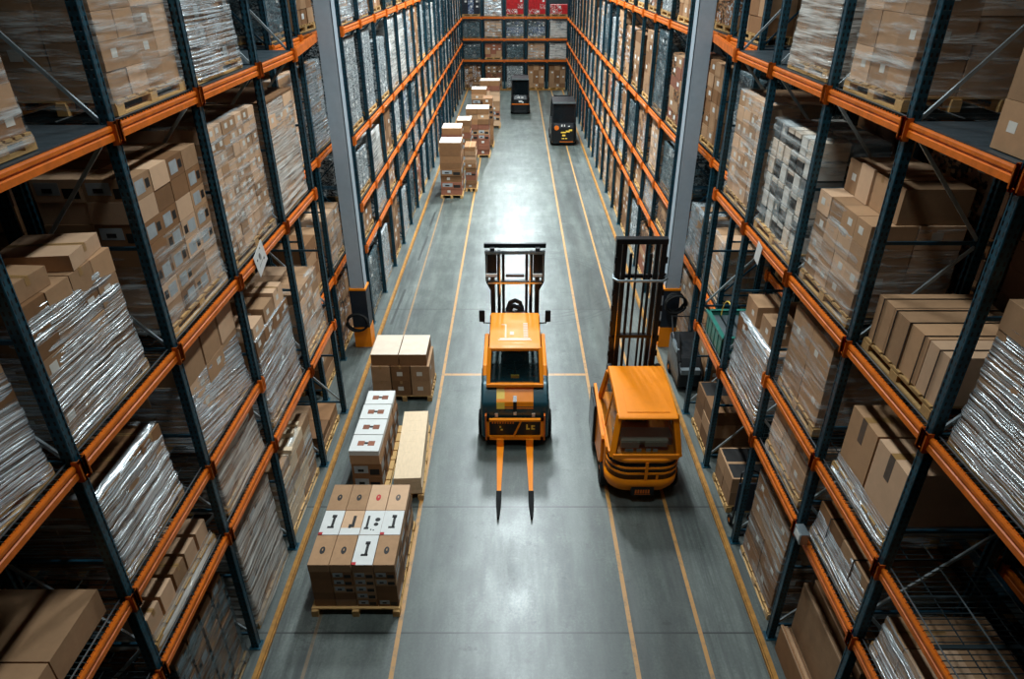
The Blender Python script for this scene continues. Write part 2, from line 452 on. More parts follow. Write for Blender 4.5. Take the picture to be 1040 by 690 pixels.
# ------------------------------------------------------------------ pallets, cartons, film
def pallet_mesh(W, D):
    """W along y, D along x"""
    b = MB(); n = 7
    for i in range(n):
        y = -W/2 + W*(i+.5)/n; b.box(-D/2, D/2, y-W/n*.36, y+W/n*.36, .115, .135)
    for x in (-D/2+.05, 0, D/2-.05):
        b.box(x-.045, x+.045, -W/2, W/2, .095, .115)
        for y in (-W/2+.07, 0, W/2-.07): b.box(x-.05, x+.05, y-.07, y+.07, .02, .095)
        b.box(x-.05, x+.05, -W/2, W/2, 0, .02)
    return b.mesh('pallet', [M['wood']])
def pallet_me(W, D): return cached(('pal', round(W,2), round(D,2)), lambda: pallet_mesh(W, D))

def carton_mesh(dx, dy, dz, mat, style):
    b = MB(); x, y = dx/2, dy/2
    b.box(-x, x, -y, y, 0, dz, 0)
    e = .0015
    if style in ('tape', 'tapelabel'):
        b.box(-.025, .025, -y-e, y+e, dz-.07, dz+e, 1) if dx < dy else b.box(-x-e, x+e, -.025, .025, dz-.07, dz+e, 1)
        b.box(-x-e, x+e, -.002, .002, dz-.001, dz+e*1.5, 3) if dx >= dy else b.box(-.002, .002, -y-e, y+e, dz-.001, dz+e*1.5, 3)
    if style in ('label', 'tapelabel'):
        for sx in (-1, 1): b.box(sx*(x-.001), sx*(x+e), -y*.5, -y*.5+min(.1, dy*.35), dz*.4, dz*.4+min(.08, dz*.38), 2)
        b.box(-x*.4, -x*.4+min(.12, dx*.35), -y-e, -y+.001, dz*.35, dz*.35+min(.1, dz*.4), 2)
    if style == 'patch':
        for sx in (-1, 1): b.box(sx*(x-.001), sx*(x+e), -.05, .05, dz*.62, dz+e, 6)
        b.box(-x-e, x+e, -.05, .05, dz-.001, dz+e, 1)
    if style == 'print':
        for sx in (-1, 1):
            b.box(sx*(x-.001), sx*(x+e), -y*.75, y*.2, dz*.2, dz*.8, 5); b.box(sx*(x-.001), sx*(x+e), y*.35, y*.8, dz*.3, dz*.7, 3)
        b.box(-x*.85, x*.1, -y-e, -y+.001, dz*.3, dz*.85, 5); b.box(-x*.6, -x*.2, -y-e*2, -y+.001, dz*.4, dz*.6, 3); b.box(x*.2, x*.85, -y-e, -y+.001, dz*.15, dz*.6, 3)
    if style == 'band':
        b.box(-x-e, x+e, -y-e, y+e, 0, dz*.75, 3)
    if style == 'lidded':
        b.box(-x-.004, x+.004, -y-.004, y+.004, dz*.72, dz+.002, 0)
    if style == 'open':
        b.box(-x+.03, x-.03, -y+.03, y-.03, dz-.001, dz+e, 3)
    if style == 'whitetop':
        b.box(-x+.0, x, -y, y, dz-.001, dz+.003, 2)
    if style == 'whitelid':
        b.box(-x-.003, x+.003, -y-.003, y+.003, dz*.66, dz+.003, 2)
        b.box(-x*.55, -x*.1, -y*.35, y*.25, dz+.003, dz+.0045, 1); b.box(x*.15, x*.6, -y*.35, y*.25, dz+.003, dz+.0045, 1)
        b.box(-x*.1, x*.15, -y*.15, y*.1, dz+.003, dz+.005, 3)
    if style in ('oval', 'ovalred', 'ovalgrey'):
        n = 14; r = .062
        pts = [(r*.62*math.cos(2*PI*i/n), -.01+r*1.15*math.sin(2*PI*i/n)) for i in range(n)]
        b.prism(pts, dz-.001, dz+.003, {'oval': 3, 'ovalred': 4, 'ovalgrey': 6}[style], 'z')
        b.box(-.008, .008, -.02, .02, dz+.002, dz+.0045, 0)
    if style in ('glyph', 'glyph2', 'glyph3'):
        if style != 'glyph2': b.box(-x, x, -y, y, dz-.001, dz+.002, 2)
        else: b.box(-x, x, -y, -y*.45, dz-.001, dz+.002, 2)
        e2 = dz + .0045
        if style == 'glyph':
            b.box(.0, .04, -.1, .12, dz, e2, 3); b.box(-.05, .05, -.12, -.08, dz, e2, 3); b.box(-.02, .05, .1, .16, dz, e2, 3); b.box(-x+.0, -x+.06, -y, -y+.05, dz, e2+.001, 4)
        elif style == 'glyph2':
            b.box(.0, .045, -.1, .14, dz, e2, 3); b.box(-.04, .0, -.12, -.04, dz, e2, 3)
        else:
            b.box(-.09, -.055, -.1, .14, dz, e2, 3); b.box(-.11, -.04, -.14, -.1, dz, e2, 3)
            b.disc((.07, .06, dz), .04, mi=3, th=.0045); b.disc((.06, -.04, dz), .035, mi=3, th=.0045); b.disc((.0,-.15,dz), .012, mi=3, th=.0045); b.disc((.04,-.16,dz), .012, mi=3, th=.0045)
    mats = [mat, M['tape'], M['labelp'] if style in ('label','tapelabel') else M['white'], M['ink'], M['red'], M['printblue'], M['patch']]
    if style == 'whitelid': mats[1] = M['cbr']
    if style == 'whitetop': mats[2] = M['cream']
    return b.mesh('carton', mats)
def carton_me(dx, dy, dz, mk='cb', style='plain'):
    return cached(('c', round(dx,3), round(dy,3), round(dz,3), mk, style), lambda: carton_mesh(dx, dy, dz, M[mk], style))

def film_mesh(W, D, H, mat, amp=.018, flare=.03, seed=0, nz=22, npr=60, top=True, taper=.02, sag=0):
    nz = max(nz, int(H*30)) if npr > 40 else nz
    """a loose skin round a load: W along y, D along x"""
    b = MB(); pts = []
    r = .03
    per = []
    hw, hd = W/2, D/2
    def corner(cx, cy, a0):
        for k in range(3):
            a = a0 + PI/2*k/2; per.append((cx + r*math.cos(a), cy + r*math.sin(a), math.cos(a), math.sin(a)))
    ns = max(3, npr//4)
    def side(x0, y0, x1, y1, nx, ny):
        for k in range(1, ns):
            t = k/ns; per.append((x0+(x1-x0)*t, y0+(y1-y0)*t, nx, ny))
    corner(hd-r, hw-r, 0); side(hd-r, hw, -hd+r, hw, 0, 1)
    corner(-hd+r, hw-r, PI/2); side(-hd, hw-r, -hd, -hw+r, -1, 0)
    corner(-hd+r, -hw+r, PI); side(-hd+r, -hw, hd-r, -hw, 0, -1)
    corner(hd-r, -hw+r, 3*PI/2); side(hd, -hw+r, hd, hw-r, 1, 0)
    n = len(per)
    for i in range(nz+1):
        t = i/nz; z = H*t
        for (x, y, nx, ny) in per:
            k = mnoise.noise(Vector((x*2.2+seed, y*1.3+seed*2, z*14)))*.75 + mnoise.noise(Vector((x*5+seed, y*5, z*3+y*2)))*.5
            d = amp*k + flare*(1-t)**3 - taper*t
            s = 0
            zz = z + (mnoise.noise(Vector((x*3, y*3, seed)))*.025 if i == nz else 0)
            b.v.append((x + nx*d, y + ny*d, zz))
    for i in range(nz):
        for j in range(n):
            b.f.append((i*n+j, i*n+(j+1)%n, (i+1)*n+(j+1)%n, (i+1)*n+j)); b.m.append(0)
    if top:
        base = nz*n; c = len(b.v)
        for j in range(n):
            x, y, z = b.v[base+j]; b.v.append((x*.82, y*.86, H+.012+.01*mnoise.noise(Vector((x*9, y*9, seed)))))
        for j in range(n):
            b.f.append((base+j, base+(j+1)%n, c+(j+1)%n, c+j)); b.m.append(0)
        if top == 'full':
            b.f.append(tuple(c+j for j in range(n))); b.m.append(0)
    return b.mesh('film_wrap', [mat], smooth=True)

def load(label, loc, W, D, H, ny, nz, nx=2, film_kind=None, mats=('cb',), styles=('plain','label','tape'), top=None, group='wrapped pallet loads on the near racks',
         pallet=True, name='pallet_load', cat='pallet load', jit=.006, filmtop=True, filmH=None, amp=.018, straps=0, rot=0, flare=.03, missing=0, gap=.008):
    """a load that moves as one: pallet, cartons, film. W along the aisle, D into the rack, H above the pallet"""
    root = thing(name, label, cat, loc, rot, group)
    z0 = 0
    if pallet: ob('pallet', pallet_me(W+.06, D+.04), root); z0 = .136
    rr = random.Random(hash((round(loc[0],2), round(loc[1],2), round(loc[2],2))) & 0xffff)
    cw, cd, ch = W/ny, D/nx, H/nz
    for k in range(nz):
        for i in range(ny):
            for j in range(nx):
                if nx > 2 and 0 < j < nx-1 and 0 < i < ny-1 and k < nz-1: continue
                if missing and k == nz-1 and rr.random() < missing: continue
                me = carton_me(cd-gap, cw-gap, ch-gap*.5, rr.choice(mats), rr.choice(styles))
                ob('carton', me, root, (-D/2+cd*(j+.5)+rr.uniform(-jit,jit), -W/2+cw*(i+.5)+rr.uniform(-jit,jit), z0+ch*k), 0 if rr.random() < .6 else PI)
    if film_kind:
        fh = (filmH or H) + z0 - .03
        me = film_mesh(W+.03, D+.03, fh, M[film_kind], amp, flare, rr.uniform(0, 50), top=filmtop)
        ob('film_wrap', me, root, (0,0,.045))
    if top:
        for (tx, ty, dx, dy, dz, mk, st, rz) in top:
            ob('carton', carton_me(dx, dy, dz, mk, st), root, (tx, ty, z0+H+.002), rz)
    for s in range(straps):
        y = -W/2 + W*(s+.5)/straps; e = .004; b = MB()
        b.box(-D/2-e-.005, D/2+e+.005, -.007, .007, H+z0, H+z0+.004); b.box(-D/2-.012, -D/2-.006, -.007, .007, .1, H+z0+.004); b.box(D/2+.006, D/2+.012, -.007, .007, .1, H+z0+.004)
        b.build('strap', M['strap'], root, (0, y, 0))
    return root

def on(side, lvl, y0, y1, D=1.0, xf=XF+.08, levels=LV):
    """load spot: centre location and width"""
    z = 0.0 if lvl == 0 else levels[lvl-1] + .082
    return (side*(xf + D/2 + .02), (y0+y1)/2, z), (y1-y0)

def near(side, lvl, y0, y1, label, D=1.0, **k):
    loc, W = on(side, lvl, y0, y1, D)
    return load(label, loc, W, D, **k)

# ---- left near rack
near(-1,4,4.58,5.3,'small brown wrapped pallet load on the left top shelf at the frame edge', H=.55, ny=2, nz=3, film_kind='film_clear', mats=('cbd','cb'))
near(-1,4,6.6,8.03,'tall clear wrapped load of brown cartons on the left top shelf', H=1.75, ny=4, nz=7, film_kind='film_clear', mats=('cb','cb','cbl'), styles=('plain','label','plain'))
near(-1,4,8.42,9.85,'silver wrapped load of brown printed cartons on the left top shelf', H=1.5, ny=5, nz=6, film_kind='film_silver', mats=('cbd','cb'), gap=.03, styles=('print','plain'))
near(-1,3,2.65,4.22,'silver wrapped load cut by the left edge of the view', H=1.0, ny=3, nz=4, film_kind='film_diag', mats=('cb','cbd'))
near(-1,3,4.55,5.85,'large silver wrapped load with two flat cartons on top, left third shelf', H=1.18, ny=4, nz=5, film_kind='film_silver', mats=('cb','cbd'), filmH=1.1,
     top=[(.16,.33,.62,.56,.14,'cbl','tape',.12),(.2,-.38,.5,.45,.16,'cb','tape',-.05)], amp=.025)
near(-1,3,6.5,8.0,'stack of small printed cartons in brown and white, left third shelf', H=1.62, ny=4, nz=7, film_kind='film_clear', mats=('cbd','cb','cbl'), styles=('print','plain','print'), filmH=.9, filmtop=False)
near(-1,3,8.35,10.05,'wide load of many small pale cartons under clear film, left third shelf', H=1.68, ny=7, nz=10, film_kind='film_clear', mats=('cbl','cb'), styles=('label','label','plain'))
near(-1,3,10.45,11.85,'white wrapped load with wavy layers and a flat board on top, left third shelf', H=1.6, ny=3, nz=8, film_kind='film_white', mats=('cbl',), filmtop=False,
     top=[(0,0,1.02,1.42,.025,'cbd','plain',0)])
near(-1,2,2.75,4.25,'two large plain brown cartons beside each other, left second shelf', H=.3, ny=2, nz=1, nx=1, gap=.03, mats=('cb',), styles=('plain',), pallet=False, jit=.01)
near(-1,2,4.6,5.78,'bright silver wrapped load on the left second shelf', H=.85, ny=3, nz=4, film_kind='film_silver', mats=('cbd','cb'), amp=.03)
near(-1,2,6.5,8.0,'silver wrapped load carrying a row of plain cartons, left second shelf', H=.8, ny=3, nz=3, film_kind='film_diag', mats=('cb','cbl'), filmH=.78,
     top=[(.2,-.5,.6,.46,.42,'cb','plain',0),(.2,0,.6,.46,.42,'cb','plain',0),(.2,.5,.6,.46,.42,'cbl','plain',0)])
# row of open cartons on a low tray
near(-1,1,4.62,6.12,'row of small brown cartons on a white tray pallet, left lowest shelf', D=.9, H=.3, ny=5, nz=1, nx=2, gap=.05, mats=('cb','cbl'), styles=('plain','tape'), film_kind='film_white', filmH=.07, filmtop=False)
near(-1,1,6.6,7.95,'grey wrapped load under the left second shelf beam', H=.72, ny=3, nz=3, film_kind='film_white', mats=('cb','cbd'))
near(-1,1,8.5,10.0,'tall silver wrapped load with labelled cartons on top, left lowest shelf', H=1.35, ny=4, nz=6, film_kind='film_silver', mats=('cb','cbd'),
     top=[(.25,-.5,.45,.42,.2,'cbl','label',0),(.25,0,.45,.42,.26,'cb','label',0),(.25,.48,.45,.42,.3,'cbl','tapelabel',0),(-.2,.2,.4,.5,.3,'cb','label',0)])
near(-1,1,10.5,11.75,'grey wrapped load at the far end of the left lowest shelf', H=1.15, ny=3, nz=6, film_kind='film_clear', mats=('cb','cbl'), styles=('label','plain'))
near(-1,0,4.75,6.1,'load of brown cartons in dark film on the floor under the near left rack', H=1.6, ny=4, nz=7, film_kind='film_dark', mats=('cb','cbd'), gap=.05, styles=('plain','print'), filmH=1.5, filmtop=False)
near(-1,0,6.6,7.95,'mottled grey wrapped load on the floor under the left rack', H=1.6, ny=3, nz=6, film_kind='film_white', mats=('cbd','cb'), gap=.03, styles=('print','plain'))
near(-1,0,8.4,10.0,'long wrapped timber load with a slack film skirt under the left rack', H=1.25, ny=4, nz=6, film_kind='film_clear', mats=('cb','pine'), styles=('plain',),
     top=[(.1,-.3,.9,.1,.07,'pine','plain',0),(.0,.1,.9,.12,.09,'pine','plain',.1),(.1,.45,.7,.1,.06,'pine','plain',-.1)])
near(-1,0,10.5,11.7,'low brown crate load on the floor beside the left column', H=.3, ny=2, nz=2, mats=('cbd','cb'), styles=('plain',))
# ---- right near rack
near(1,4,4.9,5.4,'stack of plain brown cartons at the right edge of the top shelf', H=1.1, ny=1, nz=3, mats=('cb','cb'), styles=('tapelabel','label'), pallet=False)
near(1,4,6.8,8.05,'tall pale wrapped load of cartons on the right top shelf', H=1.75, ny=3, nz=5, film_kind='film_clear', mats=('cb','cbl'), styles=('plain','label'), amp=.012)
near(1,4,8.6,9.85,'grey wrapped load on an open pallet, right top shelf', H=1.35, ny=3, nz=3, film_kind='film_white', mats=('cb',), styles=('plain',))
near(1,3,3.3,4.62,'big silver wrapped load with brown layers at the right frame edge', H=1.25, ny=3, nz=5, film_kind='film_silver', mats=('cb','cb','cbl'), amp=.022, filmH=1.05, filmtop=False)
near(1,3,5.0,6.28,'four tan cartons tied with black straps on a pallet, right third shelf', H=.5, ny=4, nz=1, nx=1, mats=('cbl','cb'), styles=('plain',), straps=5)
near(1,3,6.75,8.12,'stepped load of brown cartons in clear film, right third shelf', H=1.05, ny=4, nz=4, film_kind='film_clear', mats=('cb','cbl'), styles=('label','plain'), filmH=1.0,
     top=[(.12,-.5,.72,.3,.38,'cb','plain',0),(.12,-.17,.72,.3,.38,'cb','tape',0),(.1,.16,.72,.3,.4,'cbl','plain',0),(.12,.49,.72,.3,.38,'cb','label',0)])
near(1,3,8.55,10.05,'wrapped load of pale cream and grey boxes with dark gaps, right third shelf', H=1.5, ny=6, nz=6, film_kind='film_clear', mats=('cream','galv','labelp'), gap=.05, styles=('plain','band','label'))
near(1,3,10.4,11.8,'pale wrapped carton load at the far end of the right third shelf', H=1.6, ny=4, nz=7, film_kind='film_clear', mats=('cb','cbl'), styles=('plain','label'))
near(1,2,5.0,6.2,'two big taped cartons on a silver wrapped pallet, right second shelf', H=.8, ny=2, nz=1, nx=1, gap=.03, mats=('cb','cbl'), styles=('patch',), film_kind='film_silver', filmH=.12, filmtop=False)
near(1,2,6.85,8.05,'large labelled carton load with a slack white sheet, right second shelf', H=1.12, ny=2, nz=2, nx=1, mats=('cb','cb'), styles=('label',), film_kind='film_clear', amp=.01)
near(1,1,3.5,4.6,'flat brown cartons in silver film at the bottom of the right rack', H=.4, ny=3, nz=2, mats=('cb','cbl'), styles=('tape','plain'), film_kind='film_silver', filmH=.4, filmtop=False)
near(1,1,5.0,6.25,'row of long brown cartons with black straps and silver film, right lowest shelf', H=.42, ny=4, nz=1, nx=1, mats=('cb','cbd'), styles=('plain',), film_kind='film_silver', filmH=.36, filmtop=False, straps=2)
near(1,1,6.75,8.0,'brown wrapped load under the right second shelf beam', H=.75, ny=3, nz=2, film_kind='film_clear', mats=('cb','cbl'), styles=('label','plain'))
near(1,1,8.6,10.05,'silver wrapped load with brown cartons on top, right lowest shelf', H=1.05, ny=3, nz=4, film_kind='film_silver', mats=('cb','cbd'), amp=.02,
     top=[(-.2,.42,.45,.5,.36,'cb','label',0),(-.2,-.2,.4,.42,.34,'cb','label',0),(.25,.1,.4,.8,.3,'cbd','plain',0)])
near(1,0,6.75,8.05,'tall brown wrapped load with white papers stuck on, floor under the right rack', H=1.62, ny=2, nz=4, film_kind='film_clear', mats=('cb','cbd'), styles=('tapelabel','label'),
     top=[(0,-.3,.9,.08,.1,'cbl','plain',0),(0,0,.9,.1,.12,'cb','plain',0),(0,.3,.9,.08,.1,'cbl','plain',0)])
near(1,0,8.98,9.85,'small stack of brown crates on the floor under the right rack', D=.7, H=.6, ny=2, nz=2, nx=1, mats=('cb','cbd'), styles=('open',))
near(1,0,10.5,11.6,'brown crates on a pallet by the far end of the near right rack', H=.9, ny=2, nz=3, mats=('cb','cbd'), styles=('tape','open'))
# standing cardboard sheets
for i in range(7):
    low = i < 3
    x = 3.665 + i*.055 if low else 3.84 + (i-3)*.14
    h = (.5 - .03*i) if low else (1.32 - .05*(i % 2)); y0, y1 = (5.0, 6.25) if low else (4.95, 6.3)
    b = MB(); t_ = .03 if low else (.06 if i % 2 else .1)
    b.box(0, t_, -(y1-y0)/2, (y1-y0)/2, 0, h, 0); b.box(-.002, 0, -(y1-y0)/2, (y1-y0)/2, h-.03, h, 1); b.box(t_, t_+.002, -(y1-y0)/2, (y1-y0)/2, 0, h, 1)
    tag(b.build('cardboard_sheet', [M['cbd'] if i % 2 == 0 else M['cb'], M['cbl']], None, (x, (y0+y1)/2, .001)),
        f'{["first","second","third","fourth","fifth","sixth","seventh"][i]} upright cardboard sheet counted inward from the aisle, under the right rack', 'cardboard sheet', 'cardboard sheets standing under the right rack')

# ---- simple load archetypes for the rear and far racks
def block_mesh(W, D, H, ny, nx, nz, mats, seed, jit=.008):
    b = MB(); rr = random.Random(seed); cw, cd, ch = W/ny, D/nx, H/nz
    for k in range(nz):
        for i in range(ny):
            for j in range(nx):
                g = .006; o1 = rr.uniform(-jit, jit); o2 = rr.uniform(-jit, jit); m = rr.randrange(len(mats))
                x0 = -D/2+cd*j+g+o1; y0 = -W/2+cw*i+g+o2; x1 = x0+cd-2*g; y1 = y0+cw-2*g
                b.box(x0, x1, y0, y1, ch*k+.002, ch*(k+1)-.003, m)
                if rr.random() < .35:
                    for xx in (x0, x1): b.box(xx-.002, xx+.002, y0+cw*.2, y0+cw*.55, ch*k+ch*.35, ch*k+ch*.7, len(mats))
                    b.box(x0+cd*.2, x0+cd*.5, y0-.002, y0+.002, ch*k+ch*.35, ch*k+ch*.7, len(mats))
    return b.mesh('carton_block', [M[m] for m in mats] + [M['white']])
ARCH = {  # desc -> (mats, film, ny, nz per metre)
 'brown carton load': (('cb','cbd'), None, 3, 3.5),
 'pale brown carton load': (('cbl','cb'), 'film_clear', 3, 4),
 'grey film wrapped load': (('mottle','cb'), 'film_silver', 4, 5),
 'white film wrapped load': (('mottle','white'), 'film_white', 3, 4),
 'dark film wrapped load': (('mottle_dark','mottle_dark','mottle'), 'film_dark', 4, 5),
 'speckled grey sack load': (('mottle',), None, 4, 6),
 'mixed brown box load': (('mottle_brown','cb','printed'), None, 4, 5),
 'blue printed box load': (('mottle_blue','mottle_dark'), 'film_clear', 4, 5),
 'reddish brown box load': (('cbr','cb','mottle_brown'), None, 3, 4),
}
def simple_load(kind, label, loc, W, D, H, group, rot=0):
    mats, fk, ny, dens = ARCH[kind]
    W = round(W*10)/10; H = math.floor(H*10+.001)/10; nz = max(1, round(dens*H))
    root = thing('pallet_load', label, 'pallet load', loc, rot, group)
    ob('pallet', pallet_me(W+.04, D+.02), root)
    ob('carton_block', cached(('blk', kind, W, D, H), lambda: block_mesh(W, D, H, ny, 2, nz, mats, len(_cache))), root, (0,0,.136))
    if fk:
        ob('film_wrap', cached(('flm', kind, W, D, H), lambda: film_mesh(W+.03, D+.03, H+.1, M[fk], .02, .02, len(_cache), nz=12, npr=32)), root, (0,0,.045))
    return root
ORD = 'first second third fourth fifth sixth seventh eighth ninth tenth eleventh twelfth thirteenth fourteenth fifteenth sixteenth seventeenth eighteenth nineteenth'.split()
# rear rack rows, carton colour darkened to stand in for shade
ARCH['shade darkened carton load'] = (('cb_shaded','cbd'), None, 3, 3.5); ARCH['shade darkened box load'] = (('cb_shaded','mottle_brown'), None, 4, 4)
KB = ['shade darkened carton load', 'shade darkened box load', 'shade darkened carton load', 'dark film wrapped load']
for s in (-1, 1):
    ys = YL if s < 0 else YR
    for i in range(5):
        for l in range(5):
            if i == 0 and s > 0 and l < 3: continue
            z = 0 if l == 0 else LV[l-1]+.082
            hmax = [1.7, .7, 1.2, 1.9, 1.6][l]
            kind = KB[(i*3+l*2+(s > 0)) % len(KB)]
            w = ys[i+1]-ys[i]-.35
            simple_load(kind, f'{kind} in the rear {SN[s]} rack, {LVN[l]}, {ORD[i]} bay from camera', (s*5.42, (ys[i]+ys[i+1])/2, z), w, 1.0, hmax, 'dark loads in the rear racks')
    # recessed racks behind the columns
    for i, (ya, kinds) in enumerate(((13.3, ['brown carton load','brown carton load','pale brown carton load','dark film wrapped load']), (15.05, ['mixed brown box load','pale brown carton load','grey film wrapped load','brown carton load']))):
        for l in range(4):
            z = 0 if l == 0 else LR[l-1]+.082
            k = kinds[(l + (s > 0)) % 4]; hh = [1.6, 1.1, 1.6, 1.4][l]
            simple_load(k, f'{k} behind the {SN[s]} column, {["floor level","lower shelf","middle shelf","upper shelf"][l]}, {["near","far"][i]} bay', (s*4.72, ya, z), 1.4, 1.0, hh, 'loads on the set back racks')
# far racks
KF = list(ARCH)
WT = [4,3,6,4,6,6,4,2,2]
pool = [k for k, w in zip(KF, WT) for _ in range(w)]
HF = [1.75, .7, 1.2, 1.95, 1.6]
rf = random.Random(5)
for s in (-1, 1):
    for i in range(NB):
        for l in range(5):
            if l == 4 and i > 8: continue
            if rf.random() < .03: continue
            kind = rf.choice(pool)
            if s > 0 and rf.random() < .35: kind = rf.choice(['brown carton load','mixed brown box load','reddish brown box load'])
            z = 0 if l == 0 else LV[l-1]+.082
            H = HF[l] * rf.choice((.8, .9, 1, 1))
            W = rf.choice((1.3, 1.5, 1.6))
            simple_load(kind, f'{kind}, {LVN[l]} of {SN[s]} far rack, {ORD[i]} bay past column', (s*(XFF+.6), YF[i]+BAY/2+rf.uniform(-.05,.05), z), W, 1.0, H, 'loads on the far racks')
# end rack
ER = [
 ['mixed brown box load','reddish brown box load','speckled grey sack load','brown carton load','brown carton load'],
 ['dark film wrapped load','reddish brown box load','dark film wrapped load','pale brown carton load','white film wrapped load'],
 ['dark film wrapped load','pale brown carton load','blue printed box load','blue printed box load','white film wrapped load'],
]
colname = ['leftmost','second','middle','fourth','rightmost']
for i in range(5):
    x = -3.9+EB*(i+.5)
    for l in range(3):
        k = ER[l][i]; z = (0, 2.082, 3.502)[l]
        simple_load(k, f'{k} in the {colname[i]} bay of the end rack, {LVN[l]}', (x, 53.2+.58, z), 1.2, .9, [1.5, .95, 1.0][l], 'loads on the end rack', PI/2)
ARCH['red box load'] = (('mottle_red','red'), None, 3, 3)
ARCH['dark blue box load'] = (('mottle_blue','navy'), None, 3, 3)
for i, k in enumerate(['dark blue box load','grey film wrapped load','red box load','red box load','red box load']):
    simple_load(k, f'{k} in the {colname[i]} bay of the end rack, third shelf', (-3.9+EB*(i+.5), 53.78, 4.932), 1.2, .9, [1.6,1.2,1.0,1.0,.6][i], 'loads on the end rack', PI/2)

# ------------------------------------------------------------------ columns and rails
for s in (-1, 1):
    t = thing('steel_column', f'pale grey steel column with navy and orange foot guard, {SN[s]} of the aisle', 'column', (s*3.78, 15.0, 0))
    b = MB(); h = 14.4; b.box(-.17, .17, -.165, -.145, 0, h); b.box(-.17, .17, .145, .165, 0, h); b.box(-.012, .012, -.145, .145, 0, h)
    b.box(-.17*1, -.155, -.165, .165, 0, h) if s > 0 else b.box(.155, .17, -.165, .165, 0, h)
    b.build('shaft', M['column'], t)
    b = MB(); b.box(-.2, .2, -.2, .2, .55, 1.55); b.build('guard_sleeve', M['navy'], t)
    b = MB(); b.box(-.205, .205, -.205, .205, 0, .55); b.box(-.203, .203, -.203, .203, 1.55, 1.6); b.build('guard_band', M['truck_orange'], t)
    b = MB(); b.box(-.045, .045, -28, 28, .0, .05); b.box(-.03, .03, -28, 28, .05, .08)
    tag(b.build('guide_rail', M['rail'], None, (s*3.5, 25.1, 0)), f'long low ochre guide rail along the foot of the {SN[s]} racks', 'guide rail')
    # link beam hidden half behind the column
    b = MB(); a = (s*3.64, 12.08, 7.13); c = (s*3.95, 14.7, 7.13); b.bar(a, c, .05, .13); b.bar((a[0], a[1], 7.2), (c[0], c[1], 7.2), .035, .03)
    tag(b.build('link_beam', M['orange']), f'short orange link beam from the near {SN[s]} rack to the column', 'beam')

b = MB(); b.box(-3.4, 3.4, -.04, .04, 0, .08); tag(b.build('guide_rail', M['rail'], None, (0, 53.0, 0)), 'ochre guide rail across the foot of the end rack', 'guide rail')
# ------------------------------------------------------------------ loose goods on the aisle floor
def pallet(label, x, y, W, D, rot=0):
    o = ob('pallet', pallet_me(W, D), None, (x, y, 0), rot); return tag(o, label, 'pallet', 'pallets on the aisle floor')
def cart(x, y, z, dx, dy, dz, mk, st, label, group, rot=0):
    o = ob('carton', carton_me(dx, dy, dz, mk, st), None, (x, y, z), rot); return tag(o, label, 'carton', group)
# pile 1
pallet('pale wooden pallet under the nearest aisle carton stack', -2.35, 7.7, 1.85, 1.3)
cols = [-2.95+.31*i+.155 for i in range(4)]
rows = [(6.85, .58), (7.43, .52), (7.95, .6)]
topst = [['oval','oval','glyph','oval'],['glyph','glyph2','glyph3','glyph'],['oval','oval','ovalred','ovalgrey']]
topdesc = {'oval': 'plain brown carton with a dark oval mark', 'glyph': 'white topped carton with black figures', 'glyph2': 'brown carton with a black stroke', 'glyph3': 'white carton with black bars and dots',
           'ovalred': 'pale carton with a red oval mark', 'ovalgrey': 'pale carton with a small grey mark'}
topcol = [['cb','cb','cb','cb'],['cb','cbl','cbl','cbl'],['cb','cb','cbl','cbl']]
lay = 6; ch = .85/lay
rp = random.Random(3)
CN = ['leftmost','second','third','rightmost']; RN = ['front','middle','rear']
for ri, (y0, dp) in enumerate(rows):
    for ci, x in enumerate(cols):
        for k in range(lay):
            top = k == lay-1
            if not top and ri == 1 and ci in (1, 2): pass
            st = topst[ri][ci] if top else ('plain' if ci == 0 or rp.random() < .35 else 'print')
            mk = topcol[ri][ci] if top else ('cbd' if ci == 0 else rp.choice(['cbd','cb','cbd']))
            if top: lb = f'{topdesc[st]}, top layer, {CN[ci]} column, {RN[ri]} row, nearest stack'
            else: lb = f'carton in the nearest stack, {ORD[k]} layer up, {CN[ci]} column, {RN[ri]} row'
            cart(x+rp.uniform(-.004,.004), y0+dp/2, .137+k*(ch+.001), .30, dp-.012, ch, mk, st, lb, 'cartons of the nearest aisle stack')
# pile 2
pallet('wooden pallet under the white lidded cartons', -2.62, 10.35, 2.0, .66)
for i in range(4):
    for k in range(3):
        h = .29; y = 9.62+i*.48
        st = 'whitelid' if k == 2 else 'print'
        mk = 'cb' if k == 2 else 'cbd'
        lb = (f'white lidded carton, {ORD[i]} of four counted away from camera, middle aisle stack' if k == 2 else
              f'brown carton under the {ORD[i]} white lidded carton, {["bottom","middle"][k]} layer')
        cart(-2.63+rp.uniform(-.01,.01), y, .137+k*(h+.001), .52, .45, h, mk, st, lb, 'cartons of the middle aisle stack', rp.uniform(-.03,.03))
pallet('wooden pallet carrying the pale boards beside the white cartons', -1.95, 10.3, 2.1, .52, .05)
for k in range(5):
    b = MB(); b.box(-.24, .24, -1.02, 1.02, 0, .07)
    for j in range(6): b.box(-.2+.02*j, -.1+.05*j, -.95+.33*j, -.75+.3*j, .07, .0712)
    tag(b.build('board', [M['pine']], None, (-1.95, 10.3, .1375+k*.0715), rot=.05+rp.uniform(-.008,.008)), f'pale pine board, {ORD[k]} from the bottom of its low pile in the aisle', 'board', 'pale boards piled in the aisle')
